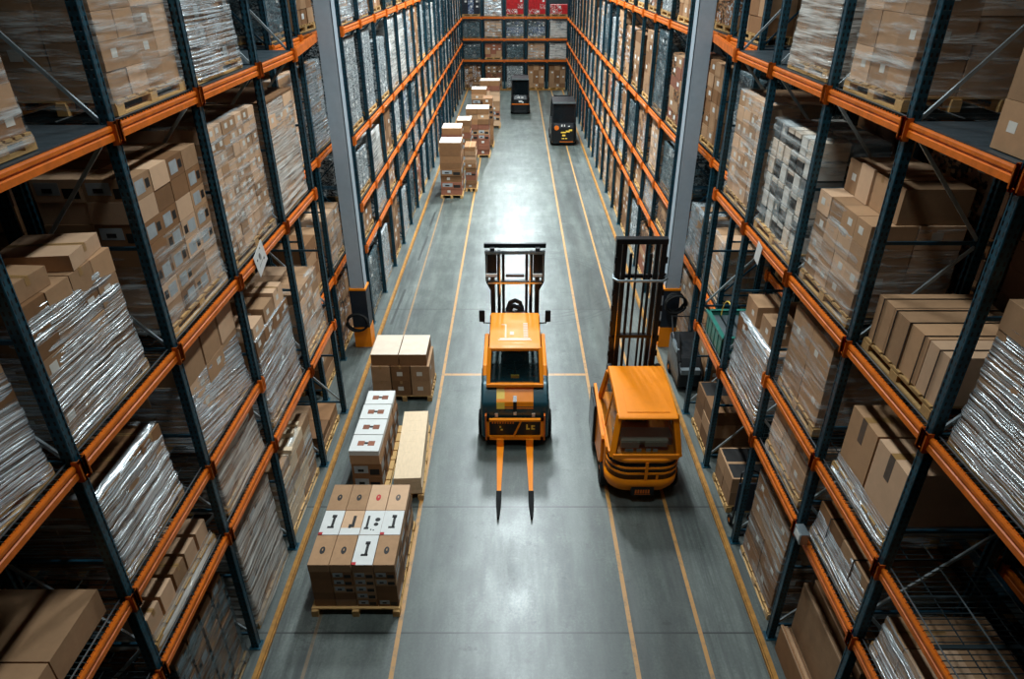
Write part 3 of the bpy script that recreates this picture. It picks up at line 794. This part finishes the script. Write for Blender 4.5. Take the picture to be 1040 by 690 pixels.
# pile 3
pallet('wooden pallet under the cream topped cartons at the painted cross line', -2.42, 12.88, .98, 1.2)
for k in range(2):
    for i in range(3):
        cart(-2.89+i*.425, 12.86, 0.137+k*.374, .40, .88, .37, ['cb','cbd','cb'][i], ['tape','tapelabel','label'][i], f'brown carton, {["left","middle","right"][i]} of {["bottom","second"][k]} layer under the two cream topped cartons', 'cartons of the cross line stack')
for i in range(2):
    cart(-2.78+i*.6, 12.88, .887, .58, .86, .27, 'cbd', 'whitetop', f'cream topped carton on the stack by the cross line, {["left","right"][i]} one', 'cartons of the cross line stack')
# far piles: columns of cartons
def pile(x, y, w, d, layers, base, what, group, nx=1):
    pallet(f'wooden pallet under the {what}', x, y, d+.05, w+.05)
    z = .137
    for k, (h, mk, st) in enumerate(layers):
        for j in range(nx):
            lb = f'{ORD[k]} carton up in the {what}' + (f', {["left","right"][j]} side' if nx > 1 else '')
            cart(x - w/2 + w/nx*(j+.5) + (rp.uniform(-.02,.02) if nx == 1 else rp.uniform(-.004,.004)), y+rp.uniform(-.02,.02), z, w/nx-.012, d, h, mk, st, lb, group)
        z += h+.001
A = lambda n, top='whitetop', hh=.26, ms=('cb','cbd','cbr','cbd'): [(hh, rp.choice(ms), rp.choice(('plain','label','print'))) for _ in range(n-1)] + [(hh, 'cbd', top)]
pile(-2.56, 27.4, .85, .95, A(8), 0, 'tall far stack standing nearest on the left', 'cartons of the far aisle stacks')
pile(-2.6, 28.8, .8, .95, A(9), 0, 'tall far stack directly behind the nearest far one', 'cartons of the far aisle stacks')
pile(-1.82, 28.35, .45, 1.0, A(10, 'tape', .17, ('cb','cbl','cbr','cbd')), 0, 'narrow far stack of small boxes beside the aisle centre', 'cartons of the far aisle stacks', 1)
pile(-2.3, 31.6, .62, .9, A(8), 0, 'far stack with a square white top', 'cartons of the far aisle stacks')
pile(-1.78, 33.9, 1.1, 1.0, A(9, 'whitetop', .24, ('cb','cbd','cbr')), 0, 'widest brown far stack', 'cartons of the far aisle stacks', 2)
pile(-1.35, 36.0, .5, .9, A(9, 'label', .25), 0, 'narrow far stack behind the widest one', 'cartons of the far aisle stacks')
pile(-1.9, 38.2, .8, .9, A(9, 'whitetop', .26, ('cb','cbl','cbd')), 0, 'pale topped far stack second from the end rack', 'cartons of the far aisle stacks')
pile(-1.4, 40.5, 1.1, .9, A(9, 'whitetop', .27, ('cb','cbl','cbr')), 0, 'white topped far stack closest to the end rack', 'cartons of the far aisle stacks', 2)

# ------------------------------------------------------------------ forklifts
def wheel(parent, x, y, r, w):
    o = MB(); prof = [(r*.55, -w/2), (r*.9, -w/2), (r, -w*.35), (r, w*.35), (r*.9, w/2), (r*.55, w/2)]
    k = 24; n = len(prof)
    for i in range(k):
        a = 2*PI*i/k
        for (rr, t) in prof: o.v.append((t, rr*math.cos(a), rr*math.sin(a)))
    for i in range(k):
        for j in range(n):
            o.f.append((i*n+j, i*n+(j+1)%n, ((i+1)%k)*n+(j+1)%n, ((i+1)%k)*n+j)); o.m.append(0)
    wh = o.build('wheel', M['rubber'], parent, (x, y, r), smooth=False)
    h = MB(); h.tube([(-w*.3,0,0),(w*.3,0,0)], r*.56, 20); h.tube([(-w*.42,0,0),(w*.42,0,0)], r*.18, 12)
    h.build('wheel_hub', M['truck_orange'] , wh)
    return wh

fa = thing('forklift', 'orange and dark teal forklift facing the camera with long orange forks, in aisle centre', 'forklift', (0, 12.0, 0))
b = MB(); b.prism([(-1.1,.14),(-1.12,.9),(-1.08,.99),(-.8,1.26),(.95,1.26),(1.2,1.0),(1.25,.14)], -.66, .66)
b.build('chassis', M['truck_teal'], fa, bevel=.05)
b = MB(); b.prism([(-1.125,.86),(-1.1,1.005),(-.8,1.275),(-.78,1.275),(-.78,1.2),(-1.05,.86)], -.36, .36); b.build('hood_panel', M['truck_orange'], fa, bevel=.012)
b = MB(); b.prism([(-1.09,1.012),(-.87,1.222),(-.87,1.215),(-1.09,1.0)], -.355, -.2, 0); b.prism([(-1.137,.87),(-1.112,1.0),(-1.106,1.0),(-1.13,.87)], -.355, -.2, 0); b.build('hood_decal', M['yellow'], fa)
b = MB(); b.prism([(-1.145,.84),(-1.115,1.02),(-1.02,1.1),(-1.02,1.08),(-1.09,.84)], -.035, .035); b.build('hood_latch', M['black'], fa)
b = MB()
b.box(-.03,.03,-1.14,-1.12,.72,.79)
for x in (-.36,.36): b.box(x-.03, x+.03, -1.14, -1.12, .68, .76)
b.build('head_light', M['cream'], fa)
# carriage
cg = MB(); y0, y1 = -1.24, -1.17
for a in ((-.56,.56,.64,.68),(-.56,.56,.2,.28),(-.56,-.5,.2,.68),(.5,.56,.2,.68)): cg.box(a[0], a[1], y0, y1, a[2], a[3], 0)
cg.bar((-.02,-1.21,.28),(.12,-1.21,.64), .04, .03, 0)
cg.box(-.5,.5,-1.19,-1.13,.24,.64, 1)
for x in (-.58,.56): cg.box(x, x+.03, -1.25, -1.15, .2, .78, 2)
for i in range(9): cg.box(-.45+i*.05, -.42+i*.05, -1.196, -1.19, .56, .6, 0)
for a in ((.22,.25,.42,.54),(.25,.29,.42,.45),(.32,.35,.42,.52),(.35,.39,.42,.45),(.35,.39,.49,.52),(-.28,-.24,.4,.43),(-.3,-.27,.46,.5)): cg.box(a[0], a[1], -1.197, -1.19, a[2], a[3], 3)
car = cg.build('fork_carriage', [M['truck_orange'], M['black'], M['orange'], M['yellow']], fa)
for x in (-.29, .29):
    f = MB(); n = 6
    f.box(x-.07, x+.07, -1.29, -1.24, .03, .24, 0)
    f.prism([(x-.07,-1.24),(x+.07,-1.24),(x+.035,-2.62),(x-.035,-2.62)], .03, .075, 0, 'z')
    f.prism([(x-.05,-2.58),(x+.05,-2.58),(x+.045,-2.85),(x+.014,-3.25),(x-.014,-3.25),(x-.045,-2.85)], .026, .082, 1, 'z')
    f.build('fork', [M['truck_orange'], M['rubber']], fa)
# cab
b = MB()
fr = lambda x: ((x,-.87,1.24),(x,-.5,1.9))
for x in (-.52,.52): b.bar((x,-.9,1.24),(x*.94,-.52,1.9), .075, .075); b.bar((x,.9,1.24),(x*.94,.86,1.9), .07, .07); b.bar((x,.1,1.24),(x*.94,.15,1.9), .04,.04)
b.bar((-.55,-.9,1.27),(.55,-.9,1.27), .08, .07); b.bar((-.5,-.53,1.87),(.5,-.53,1.87), .08, .07); b.bar((-.5,.88,1.3),(.5,.88,1.3), .06, .06)
b.build('cab_frame', M['truck_orange'], fa, bevel=.012)
b = MB(); b.quad([(-.5,-.885,1.28),(.5,-.885,1.28),(.47,-.545,1.85),(-.47,-.545,1.85)]); b.build('windshield', M['glass'], fa)
for x in (-1, 1):
    b = MB(); b.quad([(x*.52,-.82,1.27),(x*.52,.87,1.27),(x*.49,.84,1.88),(x*.49,-.5,1.88)]); b.build('side_window', M['glass'], fa)
b = MB(); b.prism([(-.56,1.86),(-.58,1.9),(-.4,1.96),(.84,1.96),(.9,1.9),(.9,1.87)], -.5, .5); b.build('roof', M['truck_orange'], fa, bevel=.02)
b = MB(); z0, z1 = 1.962, 1.9655
for a in ((-.2,-.17,-.25,.28),(-.28,-.17,.28,.31),(-.33,.33,-.36,-.33),(-.3,.3,-.33,-.27),(-.1,-.02,-.14,0)): b.box(a[0],a[1],a[2],a[3],z0,z1)
for i in range(9): b.box(.17,.26,-.24+i*.07,-.195+i*.07,z0,z1)
b.build('roof_marking', M['cream'], fa)
for x in (-1, 1):
    b = MB(); b.prism([(-.55,1.24),(-.4,1.42),(.75,1.5),(.95,1.4),(1.0,1.2)], x*.555, x*.64); b.build('fender', M['truck_orange'], fa, bevel=.02)
    b = MB(); b.bar((x*.5,.75,1.75),(x*.66,.85,1.72), .02,.02); b.bar((x*.66,.85,1.7),(x*.7,.85,1.95), .02,.02)
    m_ = b.build('mirror_arm', M['black'], fa)
    b = MB(); b.box(x*.64-.0, x*.76, .82, .86, 1.74, 2.02); b.build('mirror', M['black'], fa, bevel=.02)
    for yy, r in ((-.72,.27),(.78,.3)): wheel(fa, x*.63, yy, r, .2)
b = MB(); b.box(-.25,.25,-.1,.35,1.2,1.35); b.box(-.25,.25,.3,.42,1.3,1.75); b.build('seat', M['seat'], fa, bevel=.04)
b = MB(); b.tube([(.17*math.cos(i*PI/8), -.42+.06*math.sin(i*PI/8), 1.52+.16*math.sin(i*PI/8)) for i in range(17)], .014); b.tube([(0,-.55,1.25),(0,-.42,1.52)], .02); b.build('steering_wheel', M['black'], fa)
b = MB(); b.box(-.08,.08,-.78,-.76,1.35,1.42); b.build('dash_tag', M['yellow'], fa)
# mast
mt = MB(); ym = 1.42
for x in (-.48, .48): mt.box(x-.05, x+.05, ym, ym+.14, .1, 3.18); mt.box(x*.72-.035, x*.72+.035, ym+.02, ym+.12, .2, 3.1)
mt.box(-.6,.6,ym-.02,ym+.06,2.36,2.44); mt.box(-.66,.66,ym+.12,ym+.2,3.14,3.24); mt.box(-.2,.2,ym+.04,ym+.12,2.5,2.56); mt.box(-.5,.5,ym,ym+.12,.9,1.0)
for x in (-1, 1):
    mt.box(x*.6-.03, x*.6+.03, ym-.02, ym+.06, 2.42, 3.12); mt.box(x*.48-.09, x*.48+.09, ym+.02, ym+.1, 2.5, 3.1)
    mt.bar((x*.6,ym+.02,2.42),(x*.5,ym+.02,2.22), .06,.06)
mt.build('mast', M['black'], fa, bevel=.008)
b = MB()
b.box(-.64,.64,ym-.04,ym-.0,3.06,3.12); b.box(-.58,.58,ym-.045,ym-.022,2.38,2.42)
for x in (-1,1): b.box(x*.6-.012,x*.6+.012,ym-.04,ym-.022,2.45,3.05); b.box(x*.32-.012,x*.32+.012,ym-.03,ym+.02,.9,3.06)
b.build('mast_trim', M['chrome'], fa)
for x in (-.25,.25): b = MB(); b.tube([(x,ym+.05,.3),(x,ym+.05,3.1)], .03, 12); b.build('lift_cylinder', M['black'], fa)
for x in (-1,1): b = MB(); b.box(x*.6-.02,x*.38+(-.0),ym-.07,ym-.03,2.56,2.62); b.build('work_light', M['white'], fa)
b = MB(); b.tube([(-.16,1.1,1.9),(-.1,1.15,2.05),(0,1.15,2.1),(.1,1.15,2.05),(.16,1.1,1.9)], .05); b.tube([(-.2,1.05,1.8),(-.05,1.1,2.0),(.1,1.1,1.95),(.2,1.05,1.8)], .06); b.box(-.2,.2,.95,1.2,1.2,1.9); b.build('hydraulic_block', M['black'], fa)

# forklift B
fb = thing('forklift', 'rounded orange forklift with a tall black mast parked on the right lane', 'forklift', (2.25, 10.25, 0))
def loft(secs, k=7):
    """secs: (z, half width, y front, y rear, corner radius front)"""
    b = MB(); rings = []
    for (z, hw, yf, yr, r) in secs:
        pts = []
        for i in range(k+1):
            a = PI + PI/2*i/k; pts.append((-hw+r+r*math.cos(a), yf+r+r*math.sin(a)))
        for i in range(k+1):
            a = 3*PI/2 + PI/2*i/k; pts.append((hw-r+r*math.cos(a), yf+r+r*math.sin(a)))
        q = .06
        pts += [(hw, yr-q), (hw-q, yr), (-hw+q, yr), (-hw, yr-q)]
        rings.append([(x, y, z) for x, y in pts])
    n = len(rings[0])
    for rg in rings: b.v += rg
    for i in range(len(rings)-1):
        for j in range(n): b.f.append((i*n+j, i*n+(j+1)%n, (i+1)*n+(j+1)%n, (i+1)*n+j)); b.m.append(0)
    b.f.append(tuple(reversed(range(n)))); b.m.append(0); b.f.append(tuple((len(rings)-1)*n+j for j in range(n))); b.m.append(0)
    return b
b = loft([(.14,.52,-.82,1.0,.3),(.2,.6,-.95,1.0,.36),(.34,.645,-1.05,1.0,.38),(.56,.65,-1.1,1.0,.38)])
b.build('counterweight', M['truck_orange'], fb, smooth=True)
b = loft([(.56,.63,-1.085,1.0,.37),(.95,.615,-1.08,1.0,.36)]); b.build('grille_panel', M['black'], fb, smooth=True)
b = loft([(.94,.635,-1.1,1.0,.36),(1.0,.625,-1.09,1.0,.36),(1.02,.6,-1.06,1.0,.34)]); b.build('belt_panel', M['truck_orange'], fb, smooth=True)
for z in (.68,.8):
    lf = loft([(z,.64,-1.1,-.6,.37),(z+.035,.64,-1.1,-.6,.37)])
    lf.build('grille_bar', M['truck_orange'], fb)
b = MB(); b.box(-.0,.05,-1.11,-1.05,.56,.95); b.box(.2,.24,-1.1,-1.04,.56,.7); b.build('grille_divider', M['truck_orange'], fb)
b = loft([(.56,.66,-.75,1.0,.02),(.96,.645,-.7,1.0,.02)]); 
b = MB()
for s in (-1,1): b.box(s*.6, s*.65, -.72, .98, .5, 1.0)
b.build('side_panel', M['truck_orange'], fb, bevel=.02)
b = MB()
for s in (-1, 1):
    b.bar((s*.565,-1.0,1.0),(s*.465,-.8,1.76), .11,.1); b.bar((s*.6,.75,1.0),(s*.49,.6,1.76), .1,.08)
    b.bar((s*.6,-.9,1.02),(s*.6,.8,1.02), .06,.05); b.bar((s*.6,-.15,1.0),(s*.49,-.1,1.76), .035,.035)
b.bar((-.57,-1.03,1.04),(.57,-1.03,1.04), .07,.1); b.build('cab_frame', M['truck_orange'], fb, bevel=.014)
b = MB(); b.quad([(-.56,-1.04,1.05),(.56,-1.04,1.05),(.47,-.84,1.74),(-.47,-.84,1.74)]); b.build('rear_window', M['glass'], fb)
for s in (-1, 1):
    b = MB(); b.quad([(s*.6,-.98,1.04),(s*.6,.76,1.04),(s*.495,.6,1.74),(s*.495,-.82,1.74)]); b.build('side_window', M['glass'], fb)
b = MB(); b.prism([(-.9,1.7),(-.93,1.74),(-.86,1.78),(-.15,1.86),(.6,1.86),(.68,1.8),(.68,1.74)], -.51, .51); b.build('roof', M['truck_orange'], fb, bevel=.03)
b = MB(); b.prism([(-.8,1.793),(-.16,1.866),(-.16,1.87),(-.8,1.8)], -.35, .38); b.build('roof_recess', M['truck_orange'], fb, bevel=.002)
b = MB(); b.box(-.42,.4,-.86,-.72,1.2,1.24); b.box(-.42,-.1,-.88,-.82,1.1,1.22); b.box(.0,.38,-.88,-.82,1.12,1.22); b.box(-.5,.5,-.7,-.4,1.0,1.18); b.build('rear_shelf', M['cream'], fb)
b = MB()
for x in (-.16,.0,.12,-.36,-.3): b.box(x, x+.08, -.99, -.98, 1.1, 1.16)
b.build('shelf_label', M['white'], fb)
b = MB(); b.box(-.22,.22,.0,.4,1.0,1.15); b.box(-.22,.22,-.1,.02,1.1,1.6); b.build('seat', M['seat'], fb, bevel=.04)
b = MB()
for x in (-.07,.03): b.disc((x,-.85,1.69), .028, (0,-1,0))
b.build('rear_lamp', M['yellow'], fb)
b = MB(); b.box(-.2,.2,-1.075,-.98,.19,.37, 0)
for i in range(6): b.box(-.13+i*.045,-.1+i*.045,-1.079,-1.075,.24,.32, 1)
b.box(-.14,.14,-1.079,-1.075,.215,.223, 1)
b.build('number_plate', [M['black'], M['orange']], fb)
b = MB(); b.prism([(-.5,.3),(-.45,1.02),(.85,1.2),(.98,1.2),(.98,.3)], -.7, -.66); b.prism([(-.5,1.0),(-.45,1.04),(.85,1.23),(.98,1.23),(.98,1.18),(.85,1.18)], -.705, -.65); b.build('step_guard', M['truck_orange'], fb)
b = MB(); b.box(-.76,-.7,.3,1.0,.3,1.15); b.build('side_tank', M['black'], fb, bevel=.02)
for x in (-.6,.6):
    for yy, r in ((-.5,.24),(.62,.32)): wheel(fb, x, yy, r, .2)
mt = MB(); ym = 1.05
for s in (-1,1):
    mt.box(s*.4-.055, s*.4+.055, ym, ym+.14, .1, 4.15); mt.box(s*.29-.04, s*.29+.04, ym+.02, ym+.12, .1, 4.1)
    for z in range(8): mt.box(s*.45-.02, s*.45+.03, ym-.02, ym+.02, 1.5+z*.32, 1.62+z*.32)
mt.box(-.46,.46,ym-.02,ym+.14,4.1,4.2); mt.box(-.42,.42,ym,ym+.1,2.2,2.27); mt.box(-.42,.42,ym+.1,ym+.16,3.4,3.47)
for x in (-.06,.1): mt.box(x-.02,x+.02,ym+.03,ym+.08,.2,4.1)
mt.build('mast', M['black'], fb, bevel=.006)
b = MB(); b.tube([(-.46,ym+.05,3.5),(-.48,ym-.1,3.48),(-.4,ym-.16,3.46),(.4,ym-.16,3.46),(.48,ym-.1,3.48),(.46,ym+.05,3.5)], .025); b.build('mast_hoop', M['galv'], fb)
b = MB()
for s in (-1,1): b.box(s*.345-.008, s*.345+.008, ym-.01, ym+.0, .3, 4.1)
b.build('mast_trim', M['chrome'], fb)
for x in (-.17,.19): b = MB(); b.tube([(x,ym+.06,.3),(x,ym+.06,3.9)], .028, 12); b.build('lift_cylinder', M['black'], fb)
for x in (-.46,.46): b = MB(); b.box(x-.04,x+.04,.7,.8,1.72,1.8); b.build('lamp_bracket', M['black'], fb, bevel=.01)

# dark trucks in the distance
def dark_truck(label, loc, W, H, Lh, marks):
    t = thing('forklift', label, 'forklift', loc); hw = W/2
    b = loft([(.12,hw*.92,-Lh,Lh,.15),(.25,hw,-Lh-.03,Lh,.2),(.9,hw,-Lh,Lh,.2),(1.12,hw*.95,-Lh+.08,Lh,.2)]); b.build('chassis', M['black'], t, smooth=False)
    b = MB()
    for s in (-1,1): b.bar((s*hw*.9,-Lh*.75,1.1),(s*hw*.85,-Lh*.6,H), .08,.08); b.bar((s*hw*.9,Lh*.7,1.1),(s*hw*.85,Lh*.7,H), .08,.08)
    b.box(-hw*.9, hw*.9, -Lh*.72, Lh*.78, H-.02, H+.06); b.build('overhead_guard', M['black'], t, bevel=.01)
    b = MB(); b.box(-hw*.9, hw*.9, -Lh*.745, -Lh*.725, H, H+.07); b.build('roof_trim', M['galv'], t)
    b = MB(); b.quad([(-hw*.86,-Lh*.74,1.12),(hw*.86,-Lh*.74,1.12),(hw*.8,-Lh*.62,H),(-hw*.8,-Lh*.62,H)]); b.build('rear_window', M['darkpane'], t)
    for s in (-1,1):
        b = MB(); b.quad([(s*hw*.88,-Lh*.72,1.12),(s*hw*.88,Lh*.7,1.12),(s*hw*.84,Lh*.68,H),(s*hw*.84,-Lh*.62,H)]); b.build('side_window', M['darkpane'], t)
    b = MB(); b.box(-.22,.22,-.1,.4,1.1,1.25); b.box(-.22,.22,-.2,-.08,1.15,1.7); b.build('seat', M['seat'], t, bevel=.03)
    b = MB()
    for s in (-1,1): b.box(s*.36-.05, s*.36+.05, Lh+.05, Lh+.2, .1, H+.05)
    b.box(-.42,.42,Lh+.05,Lh+.2,H-.05,H+.05); b.build('mast', M['black'], t)
    for s in (-1,1):
        for yy in (-Lh*.6, Lh*.6): wheel(t, s*(hw-.06), yy, .27, .18)
    for nm, mk, bx in marks:
        m = MB()
        for a in bx:
            if len(a) == 3: m.disc((a[0], -Lh-.035, a[1]), a[2], (0,-1,0), th=.012)
            else: m.box(a[0], a[1], -Lh-.045, -Lh-.025, a[2], a[3])
        m.build(nm, M[mk], t)
    return t
dark_truck('black forklift with an orange stripe, far centre of the aisle', (.33, 45.0, 0), 1.15, 2.0, 1.05,
           [('stripe','orange',[(-.55,.55,.6,.66)]),('decal','white',[(-.1,.12,.74,.84),(.1,.2,.7,.78)]),('reflector','white',[(-.2,-.02,.98,1.06),(.05,.18,.98,1.06)])])
dark_truck('black forklift with gold emblem, right lane in the distance', (2.52, 37.0, 0), 1.3, 2.05, 1.2,
           [('emblem','orange',[(-.38,.92,.12)]),('decal','yellow',[(-.15,.1,.66,.72),(.1,.3,.7,.78),(.25,.42,.76,.84),(-.08,.08,.5,.58),(-.1,.04,.36,.4),(.08,.18,.36,.4)]),('stripe','orange',[(-.2,.5,.2,.23)]),
            ('reflector','white',[(-.15,-.08,.98,1.08),(0,.05,.98,1.08),(.2,.3,.98,1.02)])])

# ------------------------------------------------------------------ small things
# placards and boxes on the beams
def placard(label, x, y, z, w, h, side, tilt, sym=True, mk='white'):
    b = MB(); b.box(-.003, .003, -w/2, w/2, -h/2, h/2, 0)
    sx = -side
    if sym:
        e = sx*.0045
        k = 12; r = .05
        n = len(b.v)
        pts = [(.0+r*.75*math.cos(2*PI*i/k), .04+r*1.1*math.sin(2*PI*i/k)) for i in range(k)]
        b.prism(pts, sx*.003, e, 1, 'x'); b.bar((e*1.3,-.03,-.0),(e*1.3,.02,.08), .002,.012, 0)
        b.box(sx*.003, e, -.12, .12, -.06, -.055, 1); b.box(sx*.003, e, .08, .12, -.09, -.07, 1); b.box(sx*.003, e, -.13, -.1, .05, .08, 1); b.box(sx*.003, e, .06, .09, .12, .14, 1)
    o = b.build('placard', [M[mk], M['ink']], None, (x, y, z)); o.rotation_euler = (tilt, 0, 0)
    return tag(o, label, 'placard')
placard('white placard with a black emblem hung on the left third shelf beam', -(XF-.025), 8.95, LV[2]+.0, .4, .36, -1, .35)
placard('plain white card hung crooked on the right third shelf beam', XF-.025, 9.4, LV[2]-.1, .2, .3, 1, .2, False)
b = MB(); b.box(-.05,.05,-.1,.1,0,.16, 0); b.box(-.055,-.05,-.07,.07,.03,.13, 1)
tag(b.build('junction_box', [M['galv'], M['white']], None, (XF-.07, 6.18, LV[0]+.07), bevel=.006), 'small grey junction box on the right lowest beam', 'box')
# teal crate on the right lowest shelf with a yellow hoop
t = thing('storage_bin', 'teal plastic bin with a yellow hoop handle, right lowest shelf', 'bin', (4.1, 11.1, LV[0]+.082))
b = MB(); 
b.box(-.4,.4,-.55,.55,0,.03); b.box(-.4,-.36,-.55,.55,0,.42); b.box(.36,.4,-.55,.55,0,.42); b.box(-.4,.4,-.55,-.51,0,.42); b.box(-.4,.4,.51,.55,0,.42)
for i in range(5): b.box(-.41,-.4,-.5+i*.22,-.46+i*.22,0,.4)
b.box(-.43,-.36,-.58,.58,.39,.43); b.box(.36,.43,-.58,.58,.39,.43); b.box(-.4,.4,-.58,-.51,.39,.43); b.box(-.4,.4,.51,.58,.39,.43)
b.build('tub', M['tealplastic'], t)
b = MB()
for i in range(4): b.box(-.33+i*.18,-.19+i*.18,-.5,.5,.3,.34)
b.build('slat', M['galv'], t)
b = MB(); b.tube([(-.2,.35*math.cos(a*PI/12),.42+.42*math.sin(a*PI/12)) for a in range(13)], .012); b.build('hoop_handle', M['yellow'], t)
# black coils and machine by the right column
def coil(label, x, y, z, r, n, tr, tilt=0, ax='y'):
    b = MB(); pts = []
    for i in range(n*20):
        a = 2*PI*i/20; rr = r*(1+.06*math.sin(i*.7)); pts.append((rr*math.cos(a), (i/20)*tr*2.2, rr*math.sin(a)))
    b.tube(pts, tr, 6)
    o = b.build('hose_coil', M['rubber'], None, (x, y, z), smooth=True); o.rotation_euler = (tilt, 0, 0); return tag(o, label, 'hose')
coil('black hose coil hanging by the foot of the right column', 3.84, 14.5, 1.3, .24, 4, .026)
coil('black hose loop hanging beside the left column foot', -3.84, 14.62, .75, .24, 2, .026)
t = thing('scrubber_machine', 'black floor scrubber parked in front of the right column', 'machine', (3.85, 13.3, 0))
b = MB(); b.prism([(-.55,.12),(-.6,.5),(-.3,.78),(.3,.85),(.5,1.0),(.6,.9),(.6,.12)], -.24, .3); b.build('body', M['black'], t, bevel=.05)
b = MB(); b.box(-.2,.22,-.62,-.5,.5,.62); b.box(-.24,-.18,-.2,.3,.8,.9); b.build('filter_housing', M['galv'], t)
b = MB(); b.tube([(-.2,.5,1.0),(-.2,.75,1.25),(.2,.75,1.25),(.2,.5,1.0)], .02); b.build('handle', M['black'], t)
b = MB()
b.tube([(-.2,-.4,.7),(-.2,-.2,.85),(-.15,.1,.95),(-.1,.35,1.0)], .04, 10); b.build('suction_hose', M['rubber'], t)
for x in (-.22,.26): wheel(t, x, .35, .14, .07)
wheel(t, 0, -.4, .1, .08)
# blue backed chair-like trolley seen under the right rack
t = thing('hand_trolley', 'dark blue hand trolley on the floor under the right rack', 'trolley', (3.82, 8.63, 0))
b = MB(); b.box(-.12,.2,-.02,.02,.35,.95); b.build('back_plate', M['navy'], t, bevel=.015)
b = MB()
for s in (-.1,.18): b.tube([(s,.02,.05),(s,.02,1.15)], .014); 
b.tube([(-.1,.02,1.15),(.04,.05,1.2),(.18,.02,1.15)], .014); b.build('frame', M['black'], t)
b = MB(); b.box(-.12,.2,-.24,.0,.03,.045); b.build('toe_plate', M['black'], t)
for s in (-.13,.21): wheel(t, s, .06, .09, .04)

# ------------------------------------------------------------------ lamps
lamp_l = None
def lamp(x, y, power, label, size=(.6, 1.8), sp=125):
    t = thing('ceiling_lamp', label, 'lamp', (x, y, 13.2), 0, 'high bay ceiling lamps')
    b = MB(); b.prism([(-size[0]/2-.05,0),(-size[0]/2,.14),(size[0]/2,.14),(size[0]/2+.05,0)], -size[1]/2, size[1]/2, 0, 'y'); b.build('lamp_housing', M['lamp_housing'], t)
    b = MB(); b.box(-size[0]/2, size[0]/2, -size[1]/2+.02, size[1]/2-.02, -.015, 0); b.build('lens', M['lens'], t)
    b = MB(); 
    for yy in (-size[1]*.35, size[1]*.35): b.tube([(0,yy,.14),(0,yy,1.2)], .01)
    b.build('suspension_rod', M['galv'], t)
    l = bpy.data.lights.new('lamp_light', 'AREA'); l.shape = 'RECTANGLE'; l.size = size[0]; l.size_y = size[1]; l.energy = power; l.color = (.86, .97, 1.0); l.spread = math.radians(sp)
    lo = bpy.data.objects.new('lamp_light', l); COL.objects.link(lo); lo.parent = t; lo.location = (0,0,-.03)
for i in range(9):
    lamp(0, 6+i*6.1, [240,450,740,1200,1500,900,560,900,1900][i], f'high bay lamp above the aisle centre, {ORD[i]} from the camera end', sp=125 if i < 6 else 180)

# ------------------------------------------------------------------ world, camera, view
w = bpy.data.worlds.new('world'); scene.world = w; w.use_nodes = True
w.node_tree.nodes['Background'].inputs[0].default_value = (.3,.45,.5,1); w.node_tree.nodes['Background'].inputs[1].default_value = .05
cam = bpy.data.cameras.new('camera'); co = bpy.data.objects.new('camera', cam); COL.objects.link(co)
F = 691; cam.sensor_width = 36; cam.sensor_fit = 'HORIZONTAL'; cam.lens = 36*F/1040; cam.shift_x = -3/1040
pitch = math.radians(29.25)
co.location = (0, 0, 8.5); co.rotation_euler = (PI/2 - pitch, 0, 0); cam.clip_end = 200
scene.camera = co
vs = scene.view_settings; vs.view_transform = 'Standard'; vs.look = 'None'; vs.gamma = 1; vs.use_curve_mapping = False; vs.exposure = 0
scene.cycles.max_bounces = 6; scene.cycles.transparent_max_bounces = 12; scene.cycles.use_denoising = True
